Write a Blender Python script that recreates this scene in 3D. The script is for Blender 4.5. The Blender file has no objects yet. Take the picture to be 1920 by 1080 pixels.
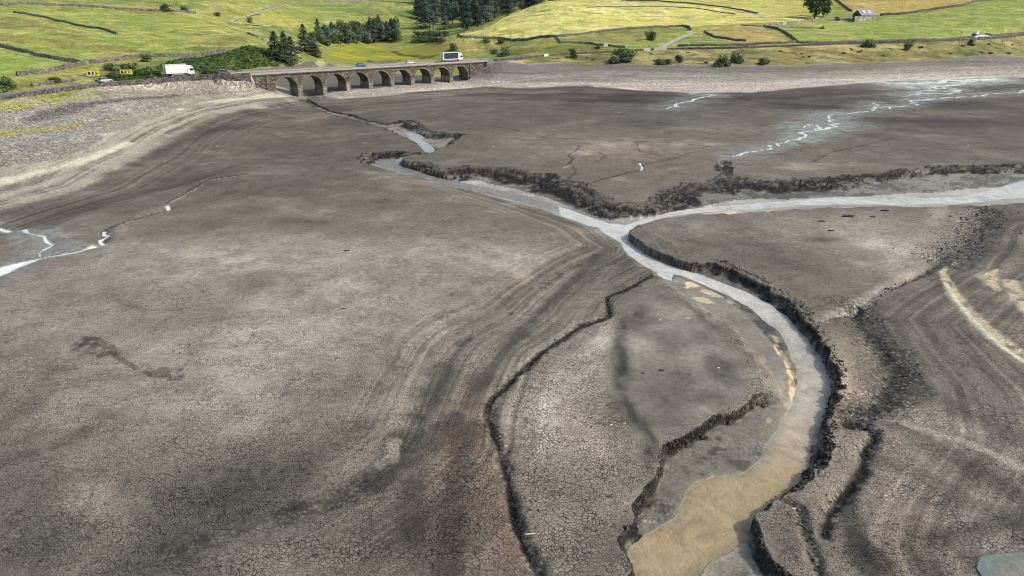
import bpy, bmesh, math, random, os
import numpy as np
from mathutils import Vector, Matrix
random.seed(7); rng = np.random.default_rng(7)
R = math.radians
scene = bpy.context.scene
# ------------------------------------------------------------------ camera, sky, sun, exposure
F = 1297.0; H = 30.0; PITCH = math.atan(520 / F); CP, SP = math.cos(PITCH), math.sin(PITCH)
cam = bpy.data.objects.new("camera", bpy.data.cameras.new("camera"))
scene.collection.objects.link(cam); scene.camera = cam
cam.data.sensor_width = 36.0; cam.data.lens = 36.0 * F / 1920
cam.data.clip_start = 0.5; cam.data.clip_end = 12000
cam.location = (0, 0, H); cam.rotation_euler = (math.pi / 2 - PITCH, 0, 0)
SUN_DIR = Vector((0.80, -0.22, 0.74)).normalized()
w = bpy.data.worlds.new("World"); scene.world = w; w.use_nodes = True
nt = w.node_tree; bg = nt.nodes["Background"]
sky = nt.nodes.new("ShaderNodeTexSky"); sky.sky_type = 'NISHITA'; sky.sun_disc = False
sky.sun_elevation = math.asin(SUN_DIR.z); sky.sun_rotation = math.atan2(SUN_DIR.x, SUN_DIR.y)
sky.air_density = 1.0; sky.dust_density = 3.0; sky.ozone_density = 1.0
nt.links.new(sky.outputs[0], bg.inputs[0]); bg.inputs[1].default_value = 0.15
sl = bpy.data.lights.new("sun", 'SUN'); sl.energy = 2.2; sl.angle = R(3); sl.color = (1, .96, .88)
so = bpy.data.objects.new("sun", sl); scene.collection.objects.link(so)
so.rotation_euler = SUN_DIR.to_track_quat('Z', 'Y').to_euler(); so.location = (200, -100, 300)
scene.view_settings.view_transform = 'Standard'; scene.view_settings.look = 'None'
scene.cycles.filter_width = 1.0 if hasattr(scene.cycles, 'filter_width') else 1.5
scene.view_settings.gamma = 1; scene.view_settings.exposure = 0.2
KCAL = 1.25      # rendered value of an albedo of 1, for turning seen colours into albedo

def srgb(r, g, b):
    c = np.array([r, g, b], float) / 255
    return np.where(c <= .04045, c / 12.92, ((c + .055) / 1.055) ** 2.4)
def A(r, g, b): return np.minimum(srgb(r, g, b) / KCAL, .8)
def sm(x, a=0.0, b=1.0):
    t = np.clip((x - a) / (b - a), 0, 1); return t * t * (3 - 2 * t)

# ------------------------------------------------------------------ terrain base from survey points
def slope(py):
    b = (np.asarray(py, float) - 540) / F
    return (-SP - b * CP) / (CP - b * SP)
def pt(px, py, Y, z):
    d = Y * CP + (H - z) * SP
    return ((px - 960) / F * d, Y, z)
def pz(px, py, z): return pt(px, py, (z - H) / slope(py), z)      # pixel + height
def py_(px, py, Y): return pt(px, py, Y, H + Y * slope(py))        # pixel + distance
CT = []
for p in [(0,392),(150,348),(260,292),(330,243),(420,210),(520,190),(575,183),(0,520),(300,420),(600,300),(900,250),
          (1200,200),(1400,230),(1700,200),(1000,200),(1300,330),(1600,280),(1920,250),(1920,340),(700,200),(800,360),
          (1150,440),(1500,450),(1300,620),(1100,700),(1450,850),(1200,950),(1500,950),(700,1080),(300,800),(0,700),(0,1080),
          (-300,800),(-500,560),(960,1200),(300,1250),(1500,1250),(1750,420),(1560,620),(1600,900),(600,600),(900,900)]:
    CT.append(pz(*p, 0.0))
for p in [(880,152),(1000,164),(1200,173),(1400,173),(1560,159),(1750,149),(1920,143),(2300,133)]: CT.append(pz(*p, 0.3))
for p in [(700,148),(620,150),(800,142)]: CT.append(pz(*p, 0.4))
for p in [(940,122),(1050,118),(1150,118),(1400,122),(1600,117),(1750,112),(1920,105),(2400,92)]: CT.append(pz(*p, 6.0))
for p in [(-500,280),(0,183),(100,169),(200,158),(310,148),(400,143),(468,139)]: CT.append(pz(*p, 8.3))
for p in [(-500,350,4.5),(0,215,6),(0,250,5),(0,320,2.2),(100,290,2.6),(200,230,3.3),(300,196,3.6),(420,176,3.4),(484,166,3.4),(400,158,6),(300,165,6)]: CT.append(pz(*p))
for p in [(912,115,8.4),(1000,105,8.6),(1100,97,9),(1200,93,9.6),(1340,91,10.5),(1450,87,11.5),(1600,80,13),(1760,75,14.3),(1860,70,15),(1920,66,15.5),(2300,52,19)]: CT.append(pz(*p))
for p in [(650,125),(700,118),(800,110),(650,98),(750,92),(820,92)]: CT.append(pz(*p, 1.4))
CT.append(pz(895,130,4.0)); CT.append(pz(904,118,7.4)); CT.append(pz(640,132,.8)); CT.append(pz(740,132,.8)); CT.append(pz(840,130,.8))
for p in [(900,95,472),(430,131,276),(540,119,325),(600,121,395),(500,100,320),(560,97,345),(620,92,520),(650,80,640),(800,76,640),
          (700,50,800),(700,20,950),(700,0,1080),(600,30,700),(600,50,600),(500,50,480),(500,20,560),(500,0,640),
          (0,120,235),(0,60,300),(0,0,390),(200,125,256),(200,100,280),(200,50,350),(200,0,450),(400,100,300),(400,50,380),(400,0,500),
          (-500,200,190),(-500,0,340),(1000,75,450),(870,70,480),(860,63,500),(1000,40,520),(1000,20,560),(1030,2,600),(930,36,560),
          (850,50,900),(900,20,860),(960,0,1000),(800,40,850),(1200,30,560),(1200,0,660),(1400,50,500),(1400,20,600),(1400,0,660),
          (1600,60,480),(1600,30,560),(1600,0,640),(1800,40,500),(1800,0,600),(1920,50,470),(1920,0,560),(2300,30,460),(2300,0,510),
          (1100,65,470),(1300,60,480),(810,62,700)]: CT.append(py_(*p))
for X in (-1600, -800, 0, 800, 1600): CT.append((X, 1600, 150 + 20 * math.sin(X))); CT.append((X * 2, 3200, 420))
CT.append((-700, 600, 90)); CT.append((-500, 250, 60)); CT.append((700, 600, 70)); CT.append((600, 380, 40)); CT.append((-1400,600,200)); CT.append((1300,600,170))
for X in (-60, -25, 0, 25, 60): CT.append((X, 10, 0))
for px_, pyy_, t_ in [(559,182,17.9),(605,179,28.1),(648,169.5,38.3),(690,166,48.5),(731,162.5,58.7),(770,160,69),(808,157.5,79.2),(846,154,89.4),(884,149,100)]:
    CT.append(py_(px_, pyy_, 260.3 + .66 * t_)); q_ = CT[-1]; CT.append((q_[0] - 6, q_[1] + 8, q_[2] + .1))
CT = np.array(CT)
_c = 12.0
def _phi(dx, dy): return np.sqrt(dx * dx + dy * dy + _c * _c)
n = len(CT)
M_ = np.zeros((n + 3, n + 3)); M_[:n, :n] = _phi(CT[:, None, 0] - CT[None, :, 0], CT[:, None, 1] - CT[None, :, 1]) - np.eye(n) * 0.6
M_[:n, n] = 1; M_[:n, n + 1] = CT[:, 0] / 100; M_[:n, n + 2] = CT[:, 1] / 100; M_[n:, :n] = M_[:n, n:].T
_w = np.linalg.lstsq(M_, np.concatenate([CT[:, 2], np.zeros(3)]), rcond=None)[0]
def rbf(x, y):
    x = np.asarray(x, np.float32); y = np.asarray(y, np.float32); sh = x.shape; x = x.ravel(); y = y.ravel()
    z = (_w[n] + _w[n + 1] * x / 100 + _w[n + 2] * y / 100).astype(np.float32)
    for i in range(n):
        z += np.float32(_w[i]) * np.sqrt((x - np.float32(CT[i, 0])) ** 2 + (y - np.float32(CT[i, 1])) ** 2 + np.float32(_c * _c))
    return z.reshape(sh)

def seg_dist(P, x, y, closed=True):
    """distance to polyline, sign inside (if closed), parameter along it"""
    P = np.asarray(P, np.float32); m = len(P); best = np.full(x.shape, 1e9, np.float32); par = np.zeros(x.shape, np.float32)
    ins = np.zeros(x.shape, bool)
    for i in range(m if closed else m - 1):
        ax, ay = P[i]; bx, by = P[(i + 1) % m]; dx, dy = bx - ax, by - ay
        L = dx * dx + dy * dy + 1e-9
        t = np.clip(((x - ax) * dx + (y - ay) * dy) / L, 0, 1)
        d = (x - ax - t * dx) ** 2 + (y - ay - t * dy) ** 2
        k = d < best; best[k] = d[k]; par[k] = i + t[k]
        if closed and ay != by:
            c = ((ay > y) != (by > y)) & (x < (bx - ax) * (y - ay) / (by - ay) + ax)
            ins ^= c
    d = np.sqrt(best)
    return (np.where(ins, d, -d) if closed else d), par
def smooth_line(P, k=3, closed=False):
    """Catmull-Rom through the points"""
    P = np.asarray(P, float); m = len(P); out = []
    rngs = range(m) if closed else range(m - 1)
    for i in rngs:
        p0 = P[(i - 1) % m] if closed or i > 0 else P[i]; p1 = P[i]; p2 = P[(i + 1) % m]
        p3 = P[(i + 2) % m] if closed or i + 2 < m else P[(i + 1) % m]
        for j in range(k):
            t = j / k
            out.append(.5 * ((2 * p1) + (-p0 + p2) * t + (2 * p0 - 5 * p1 + 4 * p2 - p3) * t * t + (-p0 + 3 * p1 - 3 * p2 + p3) * t ** 3))
    if not closed: out.append(P[-1])
    return np.array(out)

def flat(pts, z=0.0): return np.array([pz(p[0], p[1], z)[:2] for p in pts])
# the swelling of the bed on the left, one metre above the rest
MOUND = smooth_line(flat([(-500,640),(-300,470),(0,425),(300,345),(480,290),(670,307),(850,348),(1000,391),(1080,418),(1125,446),(1150,466),(1080,500),(1015,542),(960,590),(880,632),
                          (838,690),(800,760),(770,830),(700,890),(640,930),(540,975),(420,1005),(300,1030),(0,1100),(-400,1150)], .4), 3, True)
SLOPE_R = flat([(1545,605),(1620,575),(1700,530),(1765,490),(1800,455),(1835,415),(1900,392),(2200,390),(2600,600),(2300,1300),(1700,1300),(1560,1060),(1550,990),(1600,900),(1640,850),(1700,790),(1690,720),(1640,650),(1600,590)], 0)
def extra(x, y):
    z = np.zeros(x.shape, np.float32)
    m = (x > MOUND[:, 0].min() - 1) & (x < MOUND[:, 0].max() + 1) & (y > MOUND[:, 1].min() - 1) & (y < MOUND[:, 1].max() + 1)
    if m.any():
        sd, _ = seg_dist(MOUND, x[m], y[m]); z[m] += 1.0 * sm(sd, 0, 7.0)
    m = (x > 15) & (y < 135)
    if m.any():
        sd, _ = seg_dist(SLOPE_R, x[m], y[m]); z[m] += np.clip(sd, 0, 40) * .085 * sm(sd, 0, 4)
    return z
def base(x, y):
    x = np.asarray(x, np.float32); y = np.asarray(y, np.float32)
    return rbf(x, y) + extra(x, y)
_T = np.concatenate([np.linspace(22, 150, 260), np.geomspace(151, 3500, 620)]).astype(np.float32)
def at(px, py, ymin=0):
    """where the sight line of the survey drone through (px, py) meets the ground"""
    b = (py - 540) / F; k = CP - b * SP
    s = (-SP - b * CP) / k
    T = _T[_T > ymin] if ymin else _T
    xs = (px - 960) / F / k * T; f = H + s * T - base(xs, T)
    i = np.argmax(f <= 0)
    if not (f <= 0).any(): i = len(T) - 1
    i = max(i, 1); t = T[i - 1] + (T[i] - T[i - 1]) * f[i - 1] / (f[i - 1] - f[i] + 1e-9)
    x = (px - 960) / F / k * t
    return Vector((float(x), float(t), float(H + s * t)))
def ats(pts, ymin=0): return np.array([at(p[0], p[1], ymin)[:2] for p in pts])
def gz(x, y): return float(base(np.array([x]), np.array([y]))[0])

# ------------------------------------------------------------------ noise
def vnoise(x, y, seed=0):
    x = x + 1000.0; y = y + 1000.0
    xi = np.floor(x).astype(np.int64); yi = np.floor(y).astype(np.int64)
    fx = (x - xi).astype(np.float32); fy = (y - yi).astype(np.float32)
    fx = fx * fx * (3 - 2 * fx); fy = fy * fy * (3 - 2 * fy)
    def h(a, b):
        v = (a * 374761393 + b * 668265263 + seed * 1442695041) & 0xffffffff
        v = ((v ^ (v >> 13)) * 1274126177) & 0xffffffff
        return ((v ^ (v >> 16)) & 0xffff).astype(np.float32) / 65535
    a = h(xi, yi); b = h(xi + 1, yi); c = h(xi, yi + 1); d = h(xi + 1, yi + 1)
    return (a + (b - a) * fx) * (1 - fy) + (c + (d - c) * fx) * fy - .5
def fbm(x, y, s, o=4, seed=0, g=.5):
    v = 0; a = 1; t = 0
    for i in range(o):
        v = v + a * vnoise(x / s + 17.3 * i, y / s - 9.1 * i, seed + i); t += a; a *= g; s = s / 2.07
    return v / t * 2      # about -1..1

# ------------------------------------------------------------------ terrain grid
Q = float(os.environ.get("TQ", "1"))
rows = []; y_ = 21.0
while y_ < 4600:
    rows.append(y_)
    if y_ < 131: dy = 5.2e-5 * y_ * y_
    elif y_ < 560: dy = .9
    elif y_ < 1000: dy = 2.2
    else: dy = y_ * .03
    y_ += dy / Q
rows = np.array(rows, np.float32); ncol = int(1400 * Q); U = np.linspace(-.97, .97, ncol, dtype=np.float32)
GY = np.repeat(rows[:, None], ncol, 1); GX = U[None, :] * (GY * .93 + 11.2)
nr = len(rows); X = GX.ravel(); Y = GY.ravel()
Z = base(X, Y)
n40 = fbm(X, Y, 40, 3, 1); n12 = fbm(X, Y, 12, 3, 11); n4 = fbm(X, Y, 4, 2, 21); n15 = fbm(X, Y, 1.6, 2, 31); n6 = vnoise(X / .6, Y / .6, 41) * 2
def polymask(P, marg=30):
    """signed distance of every grid point, positive inside"""
    P = np.asarray(P, np.float32); out = np.full(X.shape, -marg, np.float32)
    m = (X > P[:, 0].min() - marg) & (X < P[:, 0].max() + marg) & (Y > P[:, 1].min() - marg) & (Y < P[:, 1].max() + marg)
    if m.any(): out[m] = seg_dist(P, X[m], Y[m])[0]
    return out
def linemask(P, marg=20):
    P = np.asarray(P, np.float32); out = np.full(X.shape, marg, np.float32); par = np.zeros(X.shape, np.float32)
    m = (X > P[:, 0].min() - marg) & (X < P[:, 0].max() + marg) & (Y > P[:, 1].min() - marg) & (Y < P[:, 1].max() + marg)
    if m.any(): out[m], par[m] = seg_dist(P, X[m], Y[m], False)
    return out, par
# region polygons
LAKE = ats([(-700,300),(-300,240),(0,196),(100,182),(190,168),(300,158),(400,151),(450,149),(470,143),(480,129),(520,125),(566,118),(600,113),(618,100),(640,90),(700,84),(800,84),
            (850,93),(892,108),(905,117),(912,121),(1000,119),(1060,117),(1110,122),(1150,120),(1300,122),(1400,124),(1600,118),(1750,113),(1920,106),(2500,90),(2900,400),(2800,1500),(-900,1500),(-900,400)])
GL = ats([(-700,600),(0,394),(150,350),(260,294),(330,245),(420,211),(520,191),(572,184),(560,176),(530,166),(505,158),(478,147),(470,143),(440,148),(400,151),(300,158),(190,168),(0,196),(-700,300)])
GR = ats([(608,177),(640,184),(700,180),(760,172),(850,166),(905,161),(1000,163),(1100,158),(1190,168),(1300,173),(1400,172),(1480,165),(1560,158),(1750,148),(1920,142),(2500,130),
          (2500,90),(1920,106),(1600,118),(1400,124),(1150,120),(1060,117),(912,121),(893,138),(850,150),(760,160),(700,168),(640,172)])
sdL = polymask(LAKE, 60); sdGL = polymask(GL, 30); sdGR = polymask(GR, 40)
wob = n12 * 2.5 + n4 * .8
lake = sm(sdL + wob * .6, -1.0, 1.0); grav = np.maximum(sm(sdGL + wob, -3, 3), sm(sdGR + wob, -4, 4)) * (sdL > -3)
grass = 1 - lake
# ---- channels: rims (bank tops), floors are level below them
RIM1 = flat([(572,180),(600,195),(625,205),(660,211),(695,221),(725,227),(750,222),(775,222),(793,232),(812,245),(845,249),(876,251),(850,267),(822,280),(808,288),
             (797,285),(784,271),(768,260),(750,250),(733,242),(712,233),(690,227),(655,218),(620,210),(592,200),(570,186)])
W1 = [1,1,1,1.5,1.5,2,4,7,8,8,9,4,3,1.5,1,1,1,1,1,1,1,1,1,1,1,1]
_segs = [
 ([(670,299),(678,289),(712,285),(742,281),(770,286)], 4.5, 1), ([(803,288),(775,290),(752,300)], 2, .4),
 ([(770,305),(800,305),(827,311),(832,318),(862,312),(912,311),(950,315),(980,320),(992,325),(1025,325),(1045,326)], 7, 1),
 ([(1058,340),(1097,343),(1112,356),(1140,370),(1172,380),(1200,378)], 8.5, 1), ([(1214,376),(1232,364),(1260,352),(1285,343),(1322,341),(1342,334)], 8, 1),
 ([(1346,318),(1340,303),(1356,298),(1372,304),(1366,318)], 3, .5), ([(1390,332),(1440,338),(1477,334),(1565,331),(1590,326)], 8, 1), ([(1652,324),(1690,317),(1740,310),(1815,310),(1920,309),(2300,302)], 6, 1),
 ([(2300,385),(1920,381),(1830,386),(1700,388),(1560,390),(1400,398),(1290,405),(1225,418)], 5, 0), ([(1186,432),(1196,457),(1232,471),(1289,491)], 2.2, .25),
 ([(1339,493),(1383,509),(1415,522),(1446,541),(1478,563),(1506,585),(1519,607),(1541,636),(1566,677),(1576,708),(1574,740),(1566,781),(1554,828),(1548,863),(1519,906),(1493,920)], 1.7, 1),
 ([(1466,936),(1452,944),(1443,957),(1424,964),(1430,992),(1436,1023),(1462,1061),(1485,1095),(1520,1200)], 1.1, .6),
 ([(1190,1200),(1180,1110),(1184,1068),(1165,1048),(1163,1007),(1175,985),(1187,960),(1197,932),(1219,904),(1228,882),(1231,856),(1250,834),(1288,812),(1332,784),(1373,765),(1405,746)], .75, 1),
 ([(1415,727),(1421,705),(1402,671),(1367,627),(1336,601),(1276,551),(1245,535),(1222,512),(1190,490)], 4.0, 0),
 ([(1172,476),(1160,462),(1135,445),(1110,431),(1060,411),(1010,391),(960,377),(900,361),(837,348),(787,333),(750,325),(705,312),(678,306)], 1, .2)]
RIM2 = flat([p for sg in _segs for p in sg[0]]); W2 = [sg[1] for sg in _segs for p in sg[0]]; R2 = [sg[2] for sg in _segs for p in sg[0]]; R1 = [1] * len(W1)
D1, D2 = 1.0, 1.2
chan = np.zeros(X.shape, np.float32); bank = np.zeros(X.shape, np.float32); rimd = np.full(X.shape, 30, np.float32)
for RIM, W, D, RO in ((RIM1, W1, D1, R1), (RIM2, W2, D2, R2)):
    P = np.asarray(RIM, np.float32); mg = 8
    m = (X > P[:, 0].min() - mg) & (X < P[:, 0].max() + mg) & (Y > P[:, 1].min() - mg) & (Y < P[:, 1].max() + mg)
    sd, par = seg_dist(P, X[m], Y[m]); Wc = np.interp(par, np.arange(len(W) + 1), W + [W[0]]).astype(np.float32) * .82 * np.clip(1 + .5 * n12[m] + .35 * n4[m], .5, 1.5)
    sd = sd + n15[m] * .35 * np.minimum(Wc, 2) + n4[m] * .3 * np.minimum(Wc, 3) + n6[m] * .05 + np.round(n15[m] * 4) * .05
    t = np.clip(sd / Wc, 0, 1)
    st = np.where(Wc > 2.5, .35 * t + .65 * (np.floor(t * 3 + n4[m] * .5) + sm((t * 3 + n4[m] * .5) % 1, .55, 1)) / 3, t)
    st = np.clip(np.where((Wc > 2.5) & (np.interp(par, np.arange(len(RO) + 1), RO + [RO[0]]) > .5), st, sm(t, 0, .8)), 0, 1) * (t > 0)
    Rc = np.interp(par, np.arange(len(RO) + 1), RO + [RO[0]]).astype(np.float32)
    rough = sm(t, 0, .1) * (1 - sm(t, .8, 1.15)) * (sd > 0) * Rc
    zz = Z[m] * (1 - st) + (-D) * st + rough * np.minimum(Wc, 6) / 6 * (np.round(n15[m] * 3) / 3 * .26 + n6[m] * .10 + np.round(n4[m] * 2.5) / 2.5 * .36)
    Z[m] = np.where(sd > 0, np.minimum(zz, Z[m] + .15), Z[m])
    chan[m] = np.maximum(chan[m], st); steep = np.clip(1.6 / np.maximum(Wc, .5), .0, 1)
    bank[m] = np.maximum(bank[m], rough); rimd[m] = np.minimum(rimd[m], np.abs(sd))
lowside = chan > .5
# water outlines, at water level
WL = -1.08
WATER = flat([(700,303),(705,309),(750,323),(800,337),(850,350),(900,361),(980,379),(1050,403),(1105,424),(1122,427),(1140,441),(1165,456),(1180,478),(1200,492),(1225,507),(1238,522),(1258,525),(1264,514),(1290,520),(1330,538),(1375,558),(1410,580),
              (1430,600),(1465,625),(1485,660),(1495,700),(1488,740),(1478,765),(1462,790),(1455,815),(1440,835),(1425,865),(1385,890),(1340,893),(1300,905),(1285,925),(1275,955),(1270,975),(1240,990),(1200,1008),(1185,1030),(1188,1066),(1192,1110),(1200,1200),
              (1250,1200),(1290,1100),(1330,1050),(1360,1035),(1400,1015),(1413,995),(1420,968),(1440,958),(1460,938),(1490,915),(1510,890),(1530,850),(1535,820),(1545,790),(1560,745),(1562,715),(1548,680),(1525,650),(1500,620),(1470,590),(1440,570),
              (1400,548),(1350,530),(1300,510),(1250,495),(1210,475),(1182,452),(1178,434),(1200,422),(1240,409),(1290,401),(1340,396),(1400,393),(1500,385),(1600,383),(1700,384),(1800,382),(1860,376),(1920,370),(2300,362),
              (2300,325),(1920,338),(1880,350),(1810,369),(1700,373),(1600,370),(1540,372),(1440,380),(1340,388),(1260,396),(1215,409),(1175,422),(1140,419),(1100,405),(1050,388),(980,367),(900,350),(850,339),(800,326),(760,312),(730,298),(712,297)], WL)
POOL = flat([(766,250),(780,248),(793,256),(788,265),(800,270),(812,283),(800,284),(785,275),(775,265)], -.92)
sdW = polymask(WATER, 20) + n15 * .16 + n6 * .08 + n4 * .15; sdP = polymask(POOL, 10) + n15 * .3
floor_m = (chan > .9)
inw = (sdW > -3) & (sdL > 0)
Z = np.where(inw & (sdW > 0), np.minimum(Z, WL - .02 - .12 * sm(sdW, 0, 1.5)), Z)
Z = np.where((sdL > 0) & (X > -40) & (sdW <= 0) & (chan > .02), np.maximum(Z, WL + .02 + .10 * np.clip(-sdW, 0, 1.5) / 1.5), Z)
Z = np.where(sdP > 0, -1.0, Z)
far_ = sm(Y, 150, 400)
# puddle bottom right
PUD = ats([(1845,1070),(1850,1050),(1880,1043),(1930,1040),(1990,1060),(1980,1110),(1870,1110)])
sdPud = polymask(PUD, 6) + n15 * .12 + n6 * .05
PUDZ = gz(*PUD[:, :].mean(0))
Z = np.where(sdPud > -3, Z * (1 - sm(sdPud, -2.5, .3)) + (PUDZ - .06) * sm(sdPud, -2.5, .3), Z)
# ledges and scarps: a step line with a lower side
def scarp(pts, h, wid, rough, side=1, sharp=.25):
    """trough along the line"""
    L = smooth_line(ats(pts), 3); d, par = linemask(L, 8)
    dd = d + n15 * .25 * wid + n6 * .12
    br = np.clip(.75 + .8 * n4 + .5 * n12, .15, 1.3); g = np.exp(-(dd / wid) ** 2) * br; global Z, bank
    Z = Z - h * g + rough * g * (n6 * .5 + n15)
    return d
L1 = [(1225,512),(1174,542),(1140,556),(1143,585),(1120,600),(1089,609),(1055,635),(1028,652),(979,689),(950,722),(916,757),(922,799),(940,848),(955,909),(965,970),(985,1025),(1018,1080),(1050,1140)]
L3 = [(1600,575),(1625,620),(1655,655),(1680,695),(1672,735),(1640,765),(1600,785)]
L4 = [(1583,788),(1622,797),(1640,815),(1622,845),(1618,880),(1590,915),(1560,955),(1548,1000)]
L5 = [(1470,935),(1500,955),(1512,990),(1522,1030),(1545,1080),(1570,1140)]
L6 = [(1540,602),(1580,588),(1619,572),(1650,550),(1673,538),(1700,526),(1735,510),(1765,490)]
LB = [(1770,488),(1800,462),(1825,435),(1838,405),(1850,392)]     # clod belt
LS = [(-60,415),(0,427),(40,435),(82,441),(93,455),(85,468),(72,480),(40,492),(0,510),(-60,535)]
LS2 = [(72,480),(130,470),(180,458),(196,448),(192,434),(205,424),(240,412),(290,398),(315,390)]
LS3 = [(315,390),(312,380),(340,365),(380,342),(420,332),(460,326)]
LI = [(1250,541),(1276,551),(1336,601),(1367,627),(1402,671),(1421,705),(1415,727),(1405,746)]
LG = [(1102,342),(1140,332),(1180,322),(1201,316),(1204,308),(1230,303),(1255,297)]
d1 = scarp(L1, .42, .5, .15); d3 = scarp(L3, .55, 1.2, .25); d4 = scarp(L4, .5, .55, .25); d5 = scarp(L5, .3, .4, .15); d6 = scarp(L6, .5, .6, .2); dB = scarp(LB, .35, 2.6, .4)
dS = scarp(LS, .35, 1.0, 0); dS2 = scarp(LS2, .45, .8, .1); dS3 = scarp(LS3, .15, .5, .1); dI = np.full(X.shape, 20, np.float32); dG = scarp(LG, .3, .6, .1)
dG2 = scarp([(1060,310),(1072,300),(1066,290),(1082,280),(1084,272)], .2, .5, .1)
EDGE = [(1150,466),(1080,500),(1015,542),(960,590),(880,632),(838,690),(800,760),(770,830),(700,890),(640,930),(540,975),(420,1005),(330,1030)]
dE, _ = linemask(smooth_line(ats(EDGE), 3), 12)
# ---- roads: the ground is cut level under them
class Ribbon: pass
def ribbon(name, P3, wid, below=.06):
    r = Ribbon(); r.name = name; r.P = np.array(P3, float); r.w = wid; return r
BX0, BY0 = -93.9, 260.3; BX1, BY1 = -12.2, 332.0
BL = math.hypot(BX1 - BX0, BY1 - BY0); BU = Vector(((BX1 - BX0) / BL, (BY1 - BY0) / BL, 0)); BN = Vector((-BU.y, BU.x, 0))   # BN points away from the camera
BW = 7.6; RZ = 8.75
def bp(t, s, z): return Vector((BX0, BY0, 0)) + BU * t + BN * s + Vector((0, 0, z))
def lift(pts): return [tuple(at(*p)) for p in pts]
roadL = [tuple(pz(px, py, RZ)) for px, py in [(-500,270),(-200,207),(0,179),(100,166),(200,155),(310,145.5),(400,140)]] + [tuple(bp(-8, 4.2, RZ)), tuple(bp(0, 3.7, RZ))]
roadR = [tuple(bp(BL, 3.7, RZ)), tuple(bp(BL + 9, 3.9, RZ))] + lift([(1000,105.5),(1060,100.5),(1140,96.5),(1200,93.5),(1280,91),(1340,90),(1400,88.5),(1500,84.5),(1600,81),(1700,78),(1800,74),(1870,69),(1920,64.5),(2100,58),(2300,50)])
ROADS = []
for nm, pl, wd in (("road", roadL, 7.5), ("road", roadR, 7.5)):
    P = smooth_line(pl, 6); k = np.ones(9) / 9
    if len(P) > 20:
        zz = np.convolve(np.pad(P[:, 2], 4, 'edge'), k, 'valid'); P[3:-3, 2] = zz[3:-3]
    ROADS.append((nm, P, wd))
TRK = [("track", [(500,19),(470,27),(445,33),(432,39),(450,43),(490,47),(552,52),(590,59),(620,66)], 3.2),
       ("track", [(500,19),(520,13),(540,8),(600,5),(690,4),(760,7),(790,11)], 3.2),
       ("track", [(1240,89),(1252,82),(1270,73),(1290,65),(1303,61),(1320,61)], 4.0),
       ("track", [(1165,2),(1250,4),(1325,12),(1380,20),(1422,28),(1492,35),(1521,37)], 2.2),
       ("track", [(400,31),(432,39)], 3.0)]
for nm, pl, wd in TRK: ROADS.append((nm, smooth_line(lift(pl), 4), wd))
roadmask = np.zeros(X.shape, np.float32)
for nm, P, wd in ROADS:
    d, par = linemask(P[:, :2], 14)
    zr = np.interp(par, np.arange(len(P)), P[:, 2]); k = 1 - sm(d, wd / 2 + .5, wd / 2 + (3.0 if nm == "road" else 2.0))
    onb = ((X - BX0) * BU.x + (Y - BY0) * BU.y); k = np.where((onb > 0) & (onb < BL), 0, k)
    Z = Z * (1 - k) + (zr - .12) * k; roadmask = np.maximum(roadmask, k)
# small relief
mud = lake * (1 - grav)
Z += mud * (1 - chan * .7) * (n12 * .10 + n4 * .035) + grav * (n12 * .25 + n15 * .10 + n6 * .05) + (1 - roadmask) * grass * (n40 * .8 + n12 * .5 + n4 * .15)
# contour terraces on the right slope and the left shore
sdSR = polymask(SLOPE_R, 10)
# ------------------------------------------------------------------ what the ground is made of (fixed albedo, with sky reflection painted into the trickles)
N = X.size
ALB = np.zeros((N, 3), np.float32); MSK = np.zeros((N, 4), np.float32)   # MSK: crack, gravel, grass, crack size
WET = np.zeros(N, np.float32)
def paint(m, c, a=1.0):
    c = np.asarray(c, np.float32); k = (np.clip(m, 0, 1) * a)[:, None]
    ALB[:] = ALB * (1 - k) + c * k
def mul(m, f):
    k = np.clip(m, 0, 1)[:, None]; ALB[:] = ALB * (1 - k + k * np.asarray(f, np.float32))
def blob(px, py, u, v, warp=.35):
    c = np.array(at(px, py)[:2]); a = np.array(at(px + u[0], py + u[1])[:2]) - c; b = np.array(at(px + v[0], py + v[1])[:2]) - c
    Mi = np.linalg.inv(np.array([a, b]).T); dx = X - c[0]; dy = Y - c[1]; out = np.zeros(N, np.float32)
    ext = 2.6 * (abs(a) + abs(b)); m = (abs(dx) < ext[0]) & (abs(dy) < ext[1])
    p = Mi[0, 0] * dx[m] + Mi[0, 1] * dy[m]; q = Mi[1, 0] * dx[m] + Mi[1, 1] * dy[m]
    out[m] = np.exp(-(p * p + q * q) * (1 + warp * (n4[m] + n12[m] + .6 * n15[m]))) * np.clip(1 + warp * (n15[m] + n6[m] * .6), 0, 1.5)
    return out
def stroke(pts, wid, soft=None, warp=.3, z=None):
    """painted line, width in metres (a number or one per point)"""
    P = smooth_line(ats(pts), 3); ws = np.array(wid if hasattr(wid, '__len__') else [wid] * len(pts), float)
    ww = np.interp(np.linspace(0, len(pts) - 1, len(P)), np.arange(len(pts)), ws); mg = ws.max() * 3 + 3
    d, par = linemask(P, mg); w_ = np.interp(par, np.arange(len(P)), ww)
    d = d + (n4 * .5 + n15 * .35) * warp * np.minimum(w_, 4) + n6 * .15 * warp * np.minimum(w_, 2)
    return (1 - sm(d / w_, .35, 1.0 if soft is None else soft)) * (1 - warp * .35 * np.clip(n15 + n6 * .6 + .2, 0, 1))
def area(pts, soft=1.0, warp=1.0):
    sd = polymask(smooth_line(ats(pts), 2, True), 25)
    return sm(sd + (n4 * .6 + n15 * .3) * warp * min(soft, 3) + n6 * .1 * warp * min(soft, 2), -soft, soft)
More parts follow.
